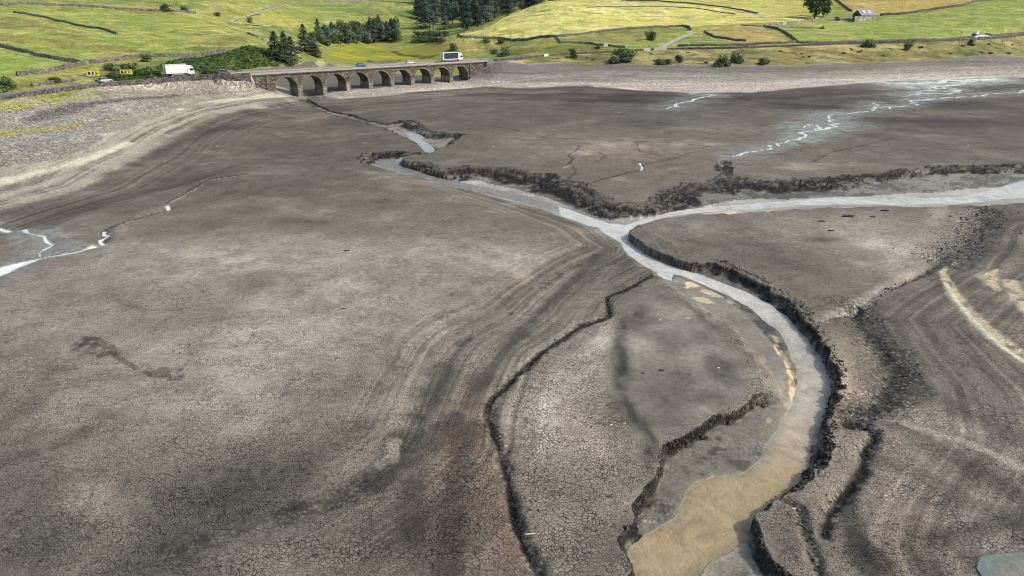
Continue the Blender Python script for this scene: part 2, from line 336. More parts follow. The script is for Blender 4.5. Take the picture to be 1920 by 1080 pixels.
# mud
paint(np.ones(N), A(112, 103, 93))
paint(sm(Y, 75, 170), A(98, 89, 79), .8)
paint(sm(Y, 170, 260) * sm(X + n12 * 5, -20, 40), A(84, 76, 69), .6)
for (px, py, u, v, c, a) in [
    (560,520,(330,30),(-60,110),(134,129,118),.75),(200,560,(200,0),(0,60),(122,117,106),.6),(480,640,(250,-30),(-60,80),(140,135,124),.6),
    (90,620,(130,30),(-40,50),(128,121,110),.5),(640,470,(110,10),(0,20),(128,122,112),.6),(860,470,(170,20),(-30,35),(132,127,117),.7),(980,480,(90,-15),(0,16),(134,128,118),.6),
    (800,560,(120,-60),(-40,50),(128,123,112),.6),(640,700,(130,-70),(-50,50),(126,121,111),.6),(200,820,(140,-60),(-60,60),(112,106,94),.6),
    (180,300,(0,0.1),(1,0),(1,1,1),0),
    (560,250,(120,0),(0,20),(104,94,83),.6),(430,330,(160,-20),(0,25),(94,85,75),.6),(120,400,(160,-60),(0,20),(92,83,73),.6),
    (640,300,(90,0),(0,24),(100,91,81),.6),(550,370,(130,-10),(0,20),(104,95,85),.6),
    (620,430,(150,10),(0,12),(96,88,79),.5),(380,420,(70,-12),(0,14),(98,90,80),.6),(450,550,(70,-25),(0,18),(106,99,89),.5),
    (500,385,(70,-4),(0,9),(90,82,73),.5),(560,415,(90,5),(0,8),(88,80,72),.5),(240,570,(26,8),(0,8),(82,76,69),.4),(470,520,(60,-10),(0,14),(92,86,78),.5),
    (1150,280,(190,0),(0,26),(128,116,102),.7),(1330,240,(150,0),(0,16),(120,110,98),.6),(1040,260,(110,0),(0,22),(112,102,90),.6),(1520,310,(170,-8),(0,16),(112,105,95),.65),
    (1700,270,(170,-6),(0,20),(104,97,89),.6),(1250,225,(90,10),(0,16),(92,95,96),.55),(1110,365,(1,0),(0,1),(1,1,1),0),(1060,235,(60,-12),(0,6),(120,108,94),.5),
    (930,200,(120,6),(0,9),(88,80,73),.6),(1130,188,(140,3),(0,4),(58,53,50),.7),(1180,178,(110,2),(0,2.5),(54,49,47),.7),(1000,180,(190,1),(0,4),(70,64,59),.6),(1300,182,(70,4),(0,4),(64,58,55),.6),
    (1500,185,(130,4),(0,8),(66,60,57),.7),(1560,170,(80,3),(0,6),(70,63,60),.6),(1450,200,(120,4),(0,5),(62,56,53),.6),(1500,197,(90,5),(0,2.5),(50,45,43),.6),
    (1800,195,(110,0),(0,9),(66,61,60),.7),(1840,230,(120,4),(0,12),(74,68,67),.6),(1700,225,(120,4),(0,6),(70,65,63),.6),(1870,165,(60,-2),(0,6),(78,70,64),.6),(1640,240,(90,8),(0,4),(78,73,70),.5),
    (1180,300,(40,0),(0,8),(118,108,95),.4),(1300,270,(120,6),(0,8),(122,112,99),.5),(1420,300,(90,0),(0,12),(108,101,92),.5),
    (300,205,(90,-14),(0,5),(70,66,60),.4),(640,205,(60,12),(0,9),(74,67,60),.6),(520,215,(90,-4),(0,8),(80,73,67),.6),(640,230,(60,8),(0,10),(84,76,69),.5),(430,240,(70,-10),(0,6),(66,61,56),.6),(330,270,(70,-22),(0,8),(74,68,61),.6),(210,325,(70,-26),(0,8),(76,69,62),.6),(80,375,(70,-24),(0,7),(80,73,66),.6),
    (700,880,(1,0),(0,1),(1,1,1),0),(400,930,(220,-30),(-40,80),(74,71,66),.85),(120,1010,(160,0),(-20,70),(80,77,71),.75),(250,1060,(200,0),(0,40),(78,74,68),.7),(600,850,(120,-60),(-30,50),(84,81,75),.7),(300,1020,(80,0),(-30,60),(76,73,67),.7),(500,960,(150,-30),(0,20),(66,63,58),.6),
    (60,900,(60,30),(-40,60),(86,82,76),.5),(100,1000,(90,20),(-30,50),(88,84,78),.5),(240,930,(60,-10),(-30,40),(102,98,90),.4),(50,780,(60,0),(0,30),(118,106,90),.5),(110,740,(60,-20),(0,20),(116,106,90),.4),
    (420,760,(110,-20),(0,40),(122,118,108),.4),(560,760,(90,-40),(0,36),(100,97,90),.5),(730,640,(50,-30),(-20,30),(116,112,103),.4),(690,800,(60,-30),(-20,30),(90,87,80),.5),
    (860,820,(50,20),(-30,100),(100,80,64),.7),(900,960,(60,10),(-20,120),(98,82,68),.7),(820,1000,(50,0),(-20,90),(82,76,68),.6),(960,1000,(22,0),(-4,90),(104,85,69),.6),(920,880,(22,0),(8,80),(108,90,73),.5),(870,740,(26,0),(-20,50),(112,100,86),.5),
    (700,1010,(90,-20),(0,50),(92,88,78),.6),(780,960,(50,-20),(-20,60),(88,80,70),.5),(560,1040,(90,0),(0,30),(106,101,90),.5),
    (1060,720,(70,-20),(-20,70),(138,128,118),.7),(1010,800,(60,0),(0,70),(134,124,114),.7),(1110,830,(60,20),(0,70),(128,117,106),.7),(1080,940,(70,0),(0,80),(108,100,91),.7),(1130,640,(30,20),(-30,40),(144,135,124),.7),(1020,760,(24,0),(0,50),(148,140,134),.5),(1130,1010,(50,0),(0,70),(96,90,82),.6),
    (1580,690,(30,30),(-10,60),(146,128,108),.7),(1620,640,(30,30),(-10,40),(138,122,104),.5),(1590,840,(40,0),(-20,50),(116,106,95),.7),(1530,930,(40,0),(-20,40),(120,107,93),.6),(1600,745,(30,10),(0,20),(130,112,94),.6),
    (1700,1000,(80,20),(-30,80),(112,98,84),.7),(1660,900,(50,20),(-10,50),(114,103,90),.6),(1480,1020,(26,0),(8,60),(92,86,79),.7),(1400,1060,(60,0),(0,30),(88,82,74),.5),
    (1450,440,(170,20),(-30,50),(120,112,102),.7),(1600,430,(110,0),(0,30),(134,124,112),.7),(1560,500,(90,-10),(0,24),(122,112,102),.6),(1420,480,(60,20),(0,20),(118,110,100),.4),(1640,455,(50,0),(0,14),(150,143,134),.5),(1540,448,(40,0),(0,6),(84,76,68),.6),(1300,430,(70,8),(0,12),(126,119,112),.5),(1270,425,(40,4),(0,6),(96,90,84),.5),
    (1700,460,(40,-20),(0,26),(140,132,122),.6),(1760,400,(20,-20),(6,30),(146,138,130),.5),(1440,470,(30,0),(0,12),(100,92,84),.4),(1340,440,(40,20),(0,6),(112,104,96),.4),
    (1850,420,(70,-6),(0,16),(78,72,67),.7),(1880,470,(60,0),(0,30),(98,88,79),.6),(1760,620,(90,40),(-20,40),(96,88,80),.6),(1850,760,(90,40),(0,30),(92,86,79),.5),(1740,560,(60,20),(0,20),(104,95,86),.5),
    (1650,600,(16,20),(0,30),(84,76,68),.4),(1860,900,(90,40),(0,30),(86,81,74),.4),(1900,1000,(60,10),(0,40),(98,92,84),.5)]:
    if a: paint(blob(px, py, u, v), A(*c), a)
paint(np.exp(-np.clip(-sdPud, 0, 9) / .8) * (sdPud > -5), A(70, 67, 62), .55)
# broad tone variation of drying mud
mul(np.ones(N), (1 + .10 * n40 + .12 * n12 + .10 * n4 + .05 * n15)[:, None].repeat(3, 1))
dry = sm(n12 + .6 * n4, .25, .9); mul(dry * (1 - chan) * mud, (1.16, 1.16, 1.15))
damp = sm(-(n12 * .8 + fbm(X, Y, 22, 3, 77)), .35, 1.0); mul(damp * mud, (.80, .79, .78))
# the slope on the right: old waterlines as stripes that follow its foot
sdc = polymask(SLOPE_R, 90); bandn = np.sin((sdc + n12 * 1.2 + n40 * 3) * 2.2) * .5 + np.sin((sdc + n12 * 1.0) * 5.3) * .3 + vnoise((sdc + n12) * 1.3, X * .03, 8)
onR = sm(sdc, .5, 3); bandn = bandn + vnoise((sdc + n12 * .6) * 5.5, X * .04, 18) * 1.6 + vnoise((sdc + n12 * .5) * 2.4, Y * .04, 19) * 1.6; mul(onR, (1 + .18 * bandn)[:, None].repeat(3, 1))
for pts, w_, c, a in [
    ([(1600,775),(1680,790),(1780,820),(1860,850),(1960,900)],.55,(138,130,118),.7),([(1650,800),(1700,815),(1730,830)],.4,(132,124,112),.6),
    ([(1680,800),(1780,850),(1880,910),(1960,960)],.9,(66,62,57),.3),([(1640,860),(1740,900),(1830,950),(1940,990)],1.0,(70,66,60),.3),([(1700,700),(1800,770),(1960,850)],1.2,(70,66,61),.3),
    ([(1700,620),(1790,700),(1960,790)],1.4,(110,103,95),.4),([(1760,500),(1830,560),(1940,600)],3,(82,75,68),.4),([(1600,1000),(1620,1060),(1680,1100)],.8,(66,62,57),.6),
    ([(1620,880),(1590,930),(1600,1000),(1660,1060)],.7,(60,56,51),.6),([(1760,1010),(1840,990),(1940,960)],.8,(70,66,61),.5)]:
    paint(stroke(pts, w_, 1.3), A(*c), a)
# sandy drift lines
for pts, w_ in [([(1765,512),(1778,500),(1800,485)],[.4,.4,.15]),([(1768,512),(1785,545),(1820,590),(1870,635),(1960,690)],[.4,.65,.75,.8,.9]),([(1870,505),(1852,520),(1872,545)],[.2,1.1,.4]),([(1893,528),(1910,560),(1940,600)],[.9,.8,.7])]:
    m = stroke(pts, w_, 1.5, .7); paint(m * np.clip(.85 + n15 + n6 * .5, .2, 1), A(188, 168, 132), .7)
m = stroke([(1772,530),(1795,565),(1830,605),(1880,650),(1960,705)], .2, 1.5, .7); paint(m, A(206, 196, 170), .55)
# dark scarps, damp hollows, clod ground
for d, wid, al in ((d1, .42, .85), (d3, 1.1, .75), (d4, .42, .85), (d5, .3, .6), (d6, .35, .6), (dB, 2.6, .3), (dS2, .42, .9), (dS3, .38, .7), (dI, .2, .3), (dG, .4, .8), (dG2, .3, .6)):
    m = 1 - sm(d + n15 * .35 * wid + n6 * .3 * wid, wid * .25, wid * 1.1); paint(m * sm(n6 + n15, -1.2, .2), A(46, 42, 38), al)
paint(np.exp(-((dB + n4) / 3.5) ** 2), A(92, 86, 79), .6)
paint(np.exp(-((d3 + n4 * .6) / 2.6) ** 2), A(78, 73, 66), .45)
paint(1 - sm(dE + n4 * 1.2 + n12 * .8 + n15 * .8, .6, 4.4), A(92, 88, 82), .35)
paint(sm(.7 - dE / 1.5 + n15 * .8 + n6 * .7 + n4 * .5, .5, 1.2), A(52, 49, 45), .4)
sdM = polymask(MOUND, 40); strM = vnoise((sdM + n12 * .9 + n4 * .12) * 3.6, X * .05 + Y * .04, 211) + .8 * vnoise((sdM + n12 * .6) * 8.5, X * .06, 212) + .7 * vnoise((sdM + n12) * 1.1, Y * .04, 213)
onM = sm(sdM, -16, -1) * (1 - sm(sdM, 3, 9)) * (X < 25) * (.12 + .88 * sm(X, -15, -7)); mul(onM, (1 + .45 * strM)[:, None].repeat(3, 1))
for pts, w_, c, a in [([(1135,470),(1100,520),(1030,580),(960,640),(900,720)],1.0,(88,83,76),.4),([(1150,500),(1110,545),(1050,600)],.7,(118,110,99),.5),([(1120,480),(1070,530),(1000,600),(930,680),(880,760)],.6,(74,70,64),.6),
                      ([(830,690),(810,740),(775,780)],1.0,(66,62,57),.4),([(760,820),(740,860),(700,905)],1.2,(50,48,44),.55),([(740,830),(735,855),(715,870)],.5,(136,131,121),.6),
                      ([(780,1010),(770,930),(800,850),(850,780)],.8,(66,60,54),.55),([(840,1080),(850,980),(860,880),(880,800)],.9,(64,56,49),.5),
                      ([(100,690),(60,760),(0,800)],1,(78,72,65),.35),([(0,870),(60,850),(140,820),(200,780)],.8,(76,70,63),.4)]:
    paint(stroke(pts, w_, 1.6, .8), A(*c), a)
for (px, py, u, v) in [(180,652,(38,4),(2,13)),(320,700,(34,4),(0,13)),(240,680,(40,22),(4,8)),]:
    m = blob(px, py, u, v, .9); paint(sm(m + .45 * n15 * m + .5 * n6 * m, .30, .62), A(68, 64, 58), .5)
# crack strength and size
crack = np.clip(1 - .0 * Y, 0, 1) * mud
MSK[:, 3] = 0.0
for b_ in (blob(880,930,(110,10),(-20,170)), blob(1060,900,(110,0),(0,200)), blob(1050,720,(120,-20),(-30,100)), blob(560,1040,(200,-20),(0,40)), blob(1590,760,(70,10),(0,120))): MSK[:, 3] = np.maximum(MSK[:, 3], sm(b_, .25, .6))
# island between the channel arms: dark smooth damp mud
ISL = [(1225,540),(1290,570),(1350,615),(1395,670),(1410,710),(1395,745),(1340,775),(1270,810),(1215,830),(1180,800),(1150,740),(1140,680),(1150,620),(1180,570)]
isl = area(ISL, 1.0); crack *= (1 - .75 * isl); paint(isl, A(104, 98, 91), .8); mul(isl, (1 + .28 * n4 + .2 * n12 + .12 * n15)[:, None].repeat(3, 1))
for (px, py, u, v, a) in [(1166,690,(15,0),(-6,70),.85),(1160,640,(14,4),(-10,40),.6),(1195,590,(24,4),(-16,26),.6),(1180,765,(15,10),(14,34),.75),(1220,815,(14,16),(4,20),.7),(1250,640,(40,10),(0,24),.35),(1290,700,(34,0),(0,20),.35),(1310,590,(34,28),(0,9),.55),(1345,690,(26,8),(0,20),.6),(1250,560,(24,8),(0,12),.4),(1215,855,(12,20),(-4,30),.7),(1320,745,(40,-10),(0,12),.3)]:
    paint(blob(px, py, u, v, .6), A(56, 53, 50), a)
# channel floors
fl = sm(chan, .45, .9) * (lake > .5)
steepb = np.clip(bank, 0, 1)
paint(fl, A(108, 102, 94), .9); paint(fl * sm(Y, 95, 125), A(138, 133, 126), .6); crack *= (1 - .92 * np.clip(chan * 1.3, 0, 1)) * 1.0
mul(fl, (1 + .18 * n4 + .12 * n15 + .12 * n12)[:, None].repeat(3, 1))
paint(fl * sm(n4 + n15 * .5, .3, .9), A(140, 136, 132), .5)
nearw = np.exp(-np.clip(-sdW, 0, 9) / 1.6) * (sdW < 0) * fl; WET = np.maximum(WET, nearw * .8); paint(np.exp(-np.clip(-sdW, 0, 9) / .8) * (sdW < 0) * fl * (1 - sm(Y, 50, 64)), A(150, 138, 112), .6); mul(nearw, (.92, .92, .93))
# ochre deposits on the floor
for (px, py, u, v, c, a) in [(1215,425,(24,-7),(0,4),(178,120,40),.95),(1180,431,(20,0),(0,4),(150,120,80),.6),(1270,403,(26,-5),(0,4),(160,140,112),.6),(1360,388,(30,-2),(0,3),(190,150,90),.7),(1900,378,(1,0),(0,1),(1,1,1),0),
    (1300,524,(18,6),(0,8),(204,172,112),.85),(1330,535,(30,8),(0,5),(196,168,118),.6),(1382,556,(18,8),(0,4),(204,176,120),.7),(1320,548,(20,5),(0,4),(200,172,118),.6),(1455,618,(6,10),(-4,4),(212,180,122),.9),(1462,640,(8,12),(-4,4),(206,174,116),.85),
    (1482,672,(9,24),(-6,3),(206,176,122),.9),(1488,712,(6,24),(-6,0),(198,170,120),.8),(1422,530,(14,10),(0,5),(180,152,110),.8),(1460,556,(22,16),(0,5),(180,156,116),.8),(1484,592,(14,18),(-5,4),(176,152,114),.8),(1550,650,(10,26),(-3,2),(176,150,112),.6),
    (1357,818,(10,-4),(0,8),(170,148,108),.6),(1445,768,(4,0),(0,4),(210,190,120),.8),(1252,935,(4,10),(-3,0),(186,160,104),.7),(1262,915,(8,-8),(0,6),(150,134,100),.6)]:
    if a: m = blob(px, py, u, v, .9) * (chan > .3); paint(sm(m + .3 * n15 * m + .3 * n6 * m, .25, .5), A(*c) * .75 + A(130, 120, 105) * .25, a * .55)
paint(blob(1255,905,(40,-10),(-20,30),.6) * fl, A(92, 86, 82), .7); paint(blob(1240,960,(26,-10),(-10,40),.6) * fl, A(98, 90, 86), .7); paint(blob(1420,830,(50,0),(0,30),.6) * fl, A(104, 97, 91), .6)
paint(blob(1700,350,(150,-6),(0,9),.4) * fl, A(126, 120, 116), .6); paint(blob(1560,360,(70,0),(0,8),.4) * fl, A(112, 105, 100), .6)
# rough dark peat banks
bt = steepb * sm(chan, .02, .12)
strat = vnoise((Z + n15 * .12) * 7, (X + Y) * .25, 33) + .8 * vnoise((Z + n15 * .1) * 3, (X - Y) * .2, 34) + n6 * .5 + n15 * .5
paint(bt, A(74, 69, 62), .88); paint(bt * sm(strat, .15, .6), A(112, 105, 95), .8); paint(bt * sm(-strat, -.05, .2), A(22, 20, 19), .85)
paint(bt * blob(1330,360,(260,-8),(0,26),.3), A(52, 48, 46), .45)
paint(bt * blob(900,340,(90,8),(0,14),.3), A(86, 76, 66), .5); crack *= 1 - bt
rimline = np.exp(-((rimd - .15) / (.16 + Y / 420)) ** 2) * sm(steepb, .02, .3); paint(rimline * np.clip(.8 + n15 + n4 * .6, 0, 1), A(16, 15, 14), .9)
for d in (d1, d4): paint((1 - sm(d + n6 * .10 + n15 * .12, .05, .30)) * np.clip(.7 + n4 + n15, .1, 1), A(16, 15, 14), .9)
# near banks in smooth mud, gentler
# trickles: thin water threads, pale sky reflection put into their colour
def trickle(pts, w_, c=(206, 208, 204), halo=None, hc=(112, 116, 112), ha=.5, al=.72):
    """winding wet thread with a damp silty halo"""
    if halo: h = stroke(pts, halo * .9, 2.6, 1.8); hc = tuple(v * .8 + 30 for v in hc); paint(h, A(*hc), ha); WET[:] = np.maximum(WET, h * .5)
    P = smooth_line(ats(pts), 3); L = np.concatenate([[0], np.cumsum(np.linalg.norm(np.diff(P, axis=0), axis=1))]); s_ = np.arange(0, L[-1] + .7, 1.3 + P[0, 1] / 160)
    P = np.stack([np.interp(s_, L, P[:, 0]), np.interp(s_, L, P[:, 1])], 1); rj = np.random.default_rng(len(pts) * 31 + int(abs(P[0, 0]) * 7)); J = rj.normal(0, 1, P.shape) * (.08 + P[:, 1:2] / 300); J[0] = 0; J[-1] = 0; P = P + J
    ws = np.array(w_ if hasattr(w_, '__len__') else [w_] * 2, float) * .6; d, par = linemask(P, 6); ww = np.interp(par / max(len(P) - 1, 1), np.linspace(0, 1, len(ws)), ws) * np.clip(1 + 1.1 * n4 + .8 * n15, .25, 2.2)
    m = 1 - sm(d / ww, .4, 1.7); paint(m, A(*c), al); WET[:] = np.maximum(WET, m)
    global crack; crack = crack * (1 - m)
trickle([(-60,412),(0,427),(40,435),(82,441)], .30, (186,194,196), 1.2)
trickle([(82,441),(93,455),(85,468),(75,480)], .28, (186,194,196), 2.2, (112,116,116))
trickle([(130,472),(75,482),(40,492),(0,510),(-60,535)], [.25,.5,1.0,1.5,1.8], (176,186,192), 2.2, (96,100,104))
trickle([(198,455),(192,448),(200,440),(192,434),(199,427)], .26, (196,202,204), .9, (70,68,64))
trickle([(100,478),(130,472),(150,468),(180,460),(196,455)], .75, (176,180,180)); trickle([(205,426),(240,413),(290,399),(314,391)], .28, (138,134,126)); trickle([(312,382),(340,367),(380,344),(420,334),(460,328)], .2, (128,122,112)); trickle([(316,389),(312,383)], .3, (170,165,155))
trickle([(1200,318),(1203,312),(1199,306)], .25, (205,208,206))
ST = dict(halo=2.6, hc=(116,120,116), ha=.6)
trickle([(1372,293),(1390,288),(1422,282),(1440,277),(1470,269),(1500,261)], .33, (200,204,202), 3.2, (112,114,110), .6)
trickle([(1500,261),(1505,255),(1512,250),(1529,245),(1532,238),(1515,233),(1508,240)], .38, (204,208,206), 4.5, (112,120,116), .6)
trickle([(1529,245),(1554,239),(1571,235),(1560,228),(1550,225),(1552,220),(1562,214)], .45, (204,208,206), 6, (110,118,114), .6)
trickle([(1562,214),(1602,211),(1625,209),(1640,200),(1646,197),(1636,192)], .4, (196,200,198), 5, (108,114,108), .5)
trickle([(1640,203),(1665,200),(1668,205)], .5, (190,194,192)); trickle([(1665,200),(1705,198),(1712,190),(1720,188),(1740,186)], .4, (188,192,190), 4)
trickle([(1720,188),(1774,183),(1830,180),(1880,175),(1960,168)], .6, (190,190,184), 4, (112,108,100), .4)
trickle([(1700,180),(1730,172),(1745,165),(1780,160),(1840,150),(1880,148)], .7, (170,176,172), 6, (112,118,112), .5)
trickle([(1700,178),(1740,176),(1790,173),(1800,168)], .7, (170,176,172), 5, (108,112,106), .4); trickle([(1650,153),(1690,158),(1740,155),(1800,151),(1860,149)], 1.2, (172,180,176), 8, (126,132,126), .6)
trickle([(1745,162),(1760,167),(1780,164),(1800,170),(1770,172)], .6, (176,180,176)); trickle([(1700,165),(1740,168),(1760,172)], .6, (170,174,170))
trickle([(1250,204),(1270,196),(1275,193),(1290,190),(1312,185),(1340,178)], .5, (196,200,198), 5, (104,108,106), .5)
trickle([(1295,176),(1315,177),(1340,178)], .8, (180,188,186), 4); trickle([(1085,282),(1070,292),(1066,300),(1070,308),(1055,316)], .2, (128,122,112), None)
for pts in ([(1160,265),(1240,267),(1330,275)],[(1060,340),(1080,320),(1068,306),(1080,290)],[(1440,290),(1480,286),(1510,278),(1540,276)],[(1525,303),(1550,290),(1570,283),(1620,272),(1680,258)],[(1700,272),(1780,280),(1880,292)],
            [(1180,322),(1150,330)],[(1195,268),(1200,283),(1235,290),(1258,297),(1290,288)],[(1110,282),(1135,292),(1110,305)],[(1020,258),(960,242),(900,236)]):
    paint(stroke(pts, .35, 1.4, 1.4), A(70, 65, 59), .55)
# pale dried crusts along the triangle's rim and near the arm
for pts, w_, c, a in [([(1545,596),(1620,562),(1700,517),(1755,478)],.8,(140,132,122),.5),([(1690,500),(1730,470),(1780,440),(1815,395)],2.2,(134,127,118),.45),([(1560,410),(1600,402)],.8,(120,113,104),.4),
                      ([(1700,316),(1800,305),(1920,298)],1.5,(112,108,100),.4),([(1240,385),(1150,378),(1100,365)],1.5,(112,105,95),.4)]:
    paint(stroke(pts, w_, 1.6, .8), A(*c), a)
# streaks parallel to the shore on the left
sdm = polymask(GL, 60); st_ = vnoise((sdm + n12 * 1.5) * 1.1, X * .015 + Y * .01, 5) + .7 * vnoise((sdm + n12) * 2.9, X * .02, 6) + .5 * vnoise(sdm * .45, X * .01, 9)
nearGL = sm(sdm, -26, -6) * (sdm < 14) * mud
mul(nearGL, (1 + .55 * st_)[:, None].repeat(3, 1)); paint(nearGL * sm(st_, .5, .9), A(150, 142, 122), .35)
sdm2 = polymask(GR, 90); st2 = vnoise((sdm2 + n12 * 2) * .5, X * .012, 15) + .7 * vnoise((sdm2 + n12) * 1.2, X * .015, 16); nearGR = sm(sdm2, -80, -6) * mud
mul(nearGR, (1 + .45 * st2)[:, None].repeat(3, 1)); crack *= 1 - .6 * sm(Y, 180, 300)
# upper basin behind the viaduct: green film on the mud
UB = sm(((X - BX0) * BN.x + (Y - BY0) * BN.y), 4, 10) * lake
paint(UB, A(88, 82, 72), .9)
gm = UB * sm((Y - 372) + X * .9 + 70 + n12 * 5, -6, 12) * 0 + UB * sm(Y + n12 * 5 + n4 * 2 + X * .55, 322, 352); g2 = n40 * .8 + n12 * .7 + vnoise(X * .02, Y * .11, 61) * 1.6
paint(gm, A(142, 152, 44), 1); paint(gm * sm(g2, 0, .9), A(184, 168, 44), .9); paint(gm * sm(-g2, .1, .9), A(118, 148, 58), .8); crack *= 1 - UB
mul(gm, (1 + .10 * n4 + .05 * n15)[:, None].repeat(3, 1))
for pts, w_, c, a in [([(655,100),(700,98),(720,97.5)],[1,1,1],(92,88,60),.8),([(715,97),(745,100),(770,104),(800,108),(820,103)],[.4,2.2,2.0,2.5,1],(70,66,52),.9),([(693,112),(700,118),(730,117),(750,112)],[1.5,3.5,3,1.2],(84,80,62),.9),([(708,115),(738,114)],3,(96,92,74),.8),
                      ([(760,93),(800,94),(830,98),(850,110)],[3,5,4,4],(172,138,74),.6),([(600,122),(630,116),(645,118)],2,(150,140,110),.5)]:
    paint(stroke(pts, w_, 1.6, .6) * UB, A(*c), a)
# gravel shores
gt = n12 * .8 + n4 * .6
g0 = grav
paint(g0, A(160, 153, 136), 1); paint(g0 * sm(gt, .2, .9), A(190, 183, 164), .7); paint(g0 * sm(-gt, .1, .8), A(130, 123, 108), .7)
hZ = Z
silt = sm(sdGL + wob, -3, 2) * (1 - sm(Z + n12 * .5, 1.6, 3.0)); s5 = vnoise((sdGL + n12 * .9 + n4 * .15) * .75, X * .02 + Y * .03, 81) + .8 * vnoise((sdGL + n12 * .6) * 1.9, X * .03, 82) + n15 * .2 + n4 * .15
paint(silt, A(112, 107, 96), .8); paint(silt * sm(s5, .1, .7), A(138, 132, 116), .75); paint(silt * sm(-s5, .0, .6), A(80, 76, 68), .75); grav = grav * (1 - .75 * silt)
sGR = sm(sdm2, -2, 3)
paint(sGR * sm(hZ + n4 * .4, 3.2, 4.6), A(124, 118, 107), .8); paint(sGR * (1 - sm(hZ + n4 * .3, 1.2, 2.6)), A(208, 196, 176), .8)
mul(g0 * (1 - silt), (1 + .45 * vnoise((hZ + n12 * .25) * 3.2, X * .03, 71) + .25 * vnoise((hZ + n12 * .1) * 8, X * .04, 72))[:, None].repeat(3, 1))
for pts, w_, c, a in [([(-100,262),(0,252),(60,243),(110,240),(150,234)],[2.2,2.2,2,1.6,1],(176,160,52),.85),([(-100,205),(0,200),(60,194),(130,185),(180,180)],[3,3,2.6,2,1.6],(178,176,56),.85),([(150,172),(200,174),(280,176),(330,175)],[1.6,1.4,1.2,.8],(140,142,78),.6),
                      ([(60,225),(110,208),(160,196),(230,188),(330,179)],[2,2.6,2.2,1.5,1],(82,77,69),.8),([(170,232),(200,229),(240,216)],1.6,(140,146,96),.6),([(205,228),(240,222),(290,212),(340,203)],[1.2,1.6,1.2,.8],(168,160,130),.6),
                      ([(210,236),(245,228),(290,218),(320,210)],[1.0,2.0,1.6,1],(138,142,104),.35),([(240,240),(300,222),(350,208)],1.0,(120,130,108),.3),([(0,340),(80,322),(160,300),(240,268)],1.2,(170,160,138),.5),([(0,355),(80,338),(170,310),(230,282)],.6,(108,100,86),.5),
                      ([(400,190),(470,182),(530,180)],1.6,(160,154,128),.5),([(528,172),(548,176),(560,180)],1.0,(120,140,66),.5),([(180,172),(200,184),(225,190)],.8,(110,116,62),.6),
                      ([(650,180),(700,175),(760,168),(850,160)],1.4,(176,168,146),.55),([(0,270),(100,256),(180,246)],3,(160,156,146),.5),([(0,300),(80,290),(160,272)],3,(120,116,106),.4),
                      ([(1070,132),(1140,128),(1200,126)],1.4,(140,134,70),.55),([(960,156),(1010,152),(1100,150),(1160,153)],[1.2,2.2,2,1],(128,136,106),.5),([(980,153),(1050,151),(1120,150)],1.0,(150,140,104),.5),([(1150,127),(1165,129),(1172,128)],.8,(98,70,48),.6)]:
    paint(stroke(pts, w_, 1.8, 1.0) * np.maximum(lake, 0), A(*c), a)
# ------------------------------------------------------------------ grassland
gA, gY, gB, gD = A(150, 164, 62), A(206, 198, 92), A(140, 124, 62), A(78, 98, 48)
t1 = n40 * .7 + n12 * .7 + n4 * .45; t2 = fbm(X, Y, 26, 4, 91); t3 = vnoise((Z + n12 * .6) * 1.1, X * .01, 92) * 2
G = np.zeros((N, 3), np.float32) + gA.astype(np.float32)
def gp(m, c, a=1.0):
    k = (np.clip(m, 0, 1) * a)[:, None]; G[:] = G * (1 - k) + np.asarray(c, np.float32) * k
gp(sm(t1 + t3 * .5, .1, .8), A(178, 182, 78), .8); gp(sm(t2 + t3 * .4, .25, .8), gB, .6); gp(sm(-t1, .3, .9), A(128, 150, 58), .7)
def field(pts, base_c, hi, lo, hia=.8, loa=.6):
    m = area(pts, 1.2, .6) * grass
    gp(m, A(*base_c)); gp(m * sm(t1 + t3 * .4, .0, .7), A(*hi), hia); gp(m * sm(t2 + t3 * .3, .2, .7), A(*lo), loa)
field([(850,66),(862,72),(905,74),(945,75),(1040,72),(1075,70),(1125,62),(1175,56),(1250,51),(1290,51),(1500,40),(1520,30),(1560,5),(1560,-8),(1030,-8),(950,30)], (230,222,108), (246,240,150), (202,196,90), .8, .4)
field([(1170,-8),(1180,2),(1250,4),(1325,12),(1380,20),(1490,34),(1530,36),(1560,10),(1565,-10)], (206,204,84), (222,214,108), (180,176,76))
field([(1459,56),(1492,74),(1616,78),(1802,71),(1920,58),(1990,50),(1990,-20),(1880,0),(1800,15),(1690,28),(1610,40),(1520,45),(1460,50)], (158,176,62), (186,196,88), (146,158,58), .7, .4)
field([(1566,-8),(1598,22),(1650,26),(1746,16),(1796,11),(1830,4),(1870,-10)], (198,176,78), (214,194,98), (170,144,70))
field([(1380,45),(1430,50),(1492,79),(1380,80),(1340,70),(1300,60)], (188,172,78), (204,186,96), (160,138,66))
field([(1300,54),(1400,44),(1500,40),(1520,44),(1430,49),(1340,58)], (176,160,74), (196,182,90), (150,130,64))
field([(0,92),(50,101),(100,111),(150,118),(120,128),(80,136),(30,141),(-60,150),(-60,85)], (148,170,62), (170,184,80), (134,146,56))
field([(-60,10),(130,16),(230,21),(300,26),(380,28),(440,45),(490,60),(480,85),(430,92),(350,104),(260,108),(180,114),(100,107),(50,97),(-60,84)], (152,168,62), (182,188,80), (140,132,62), .8, .55)
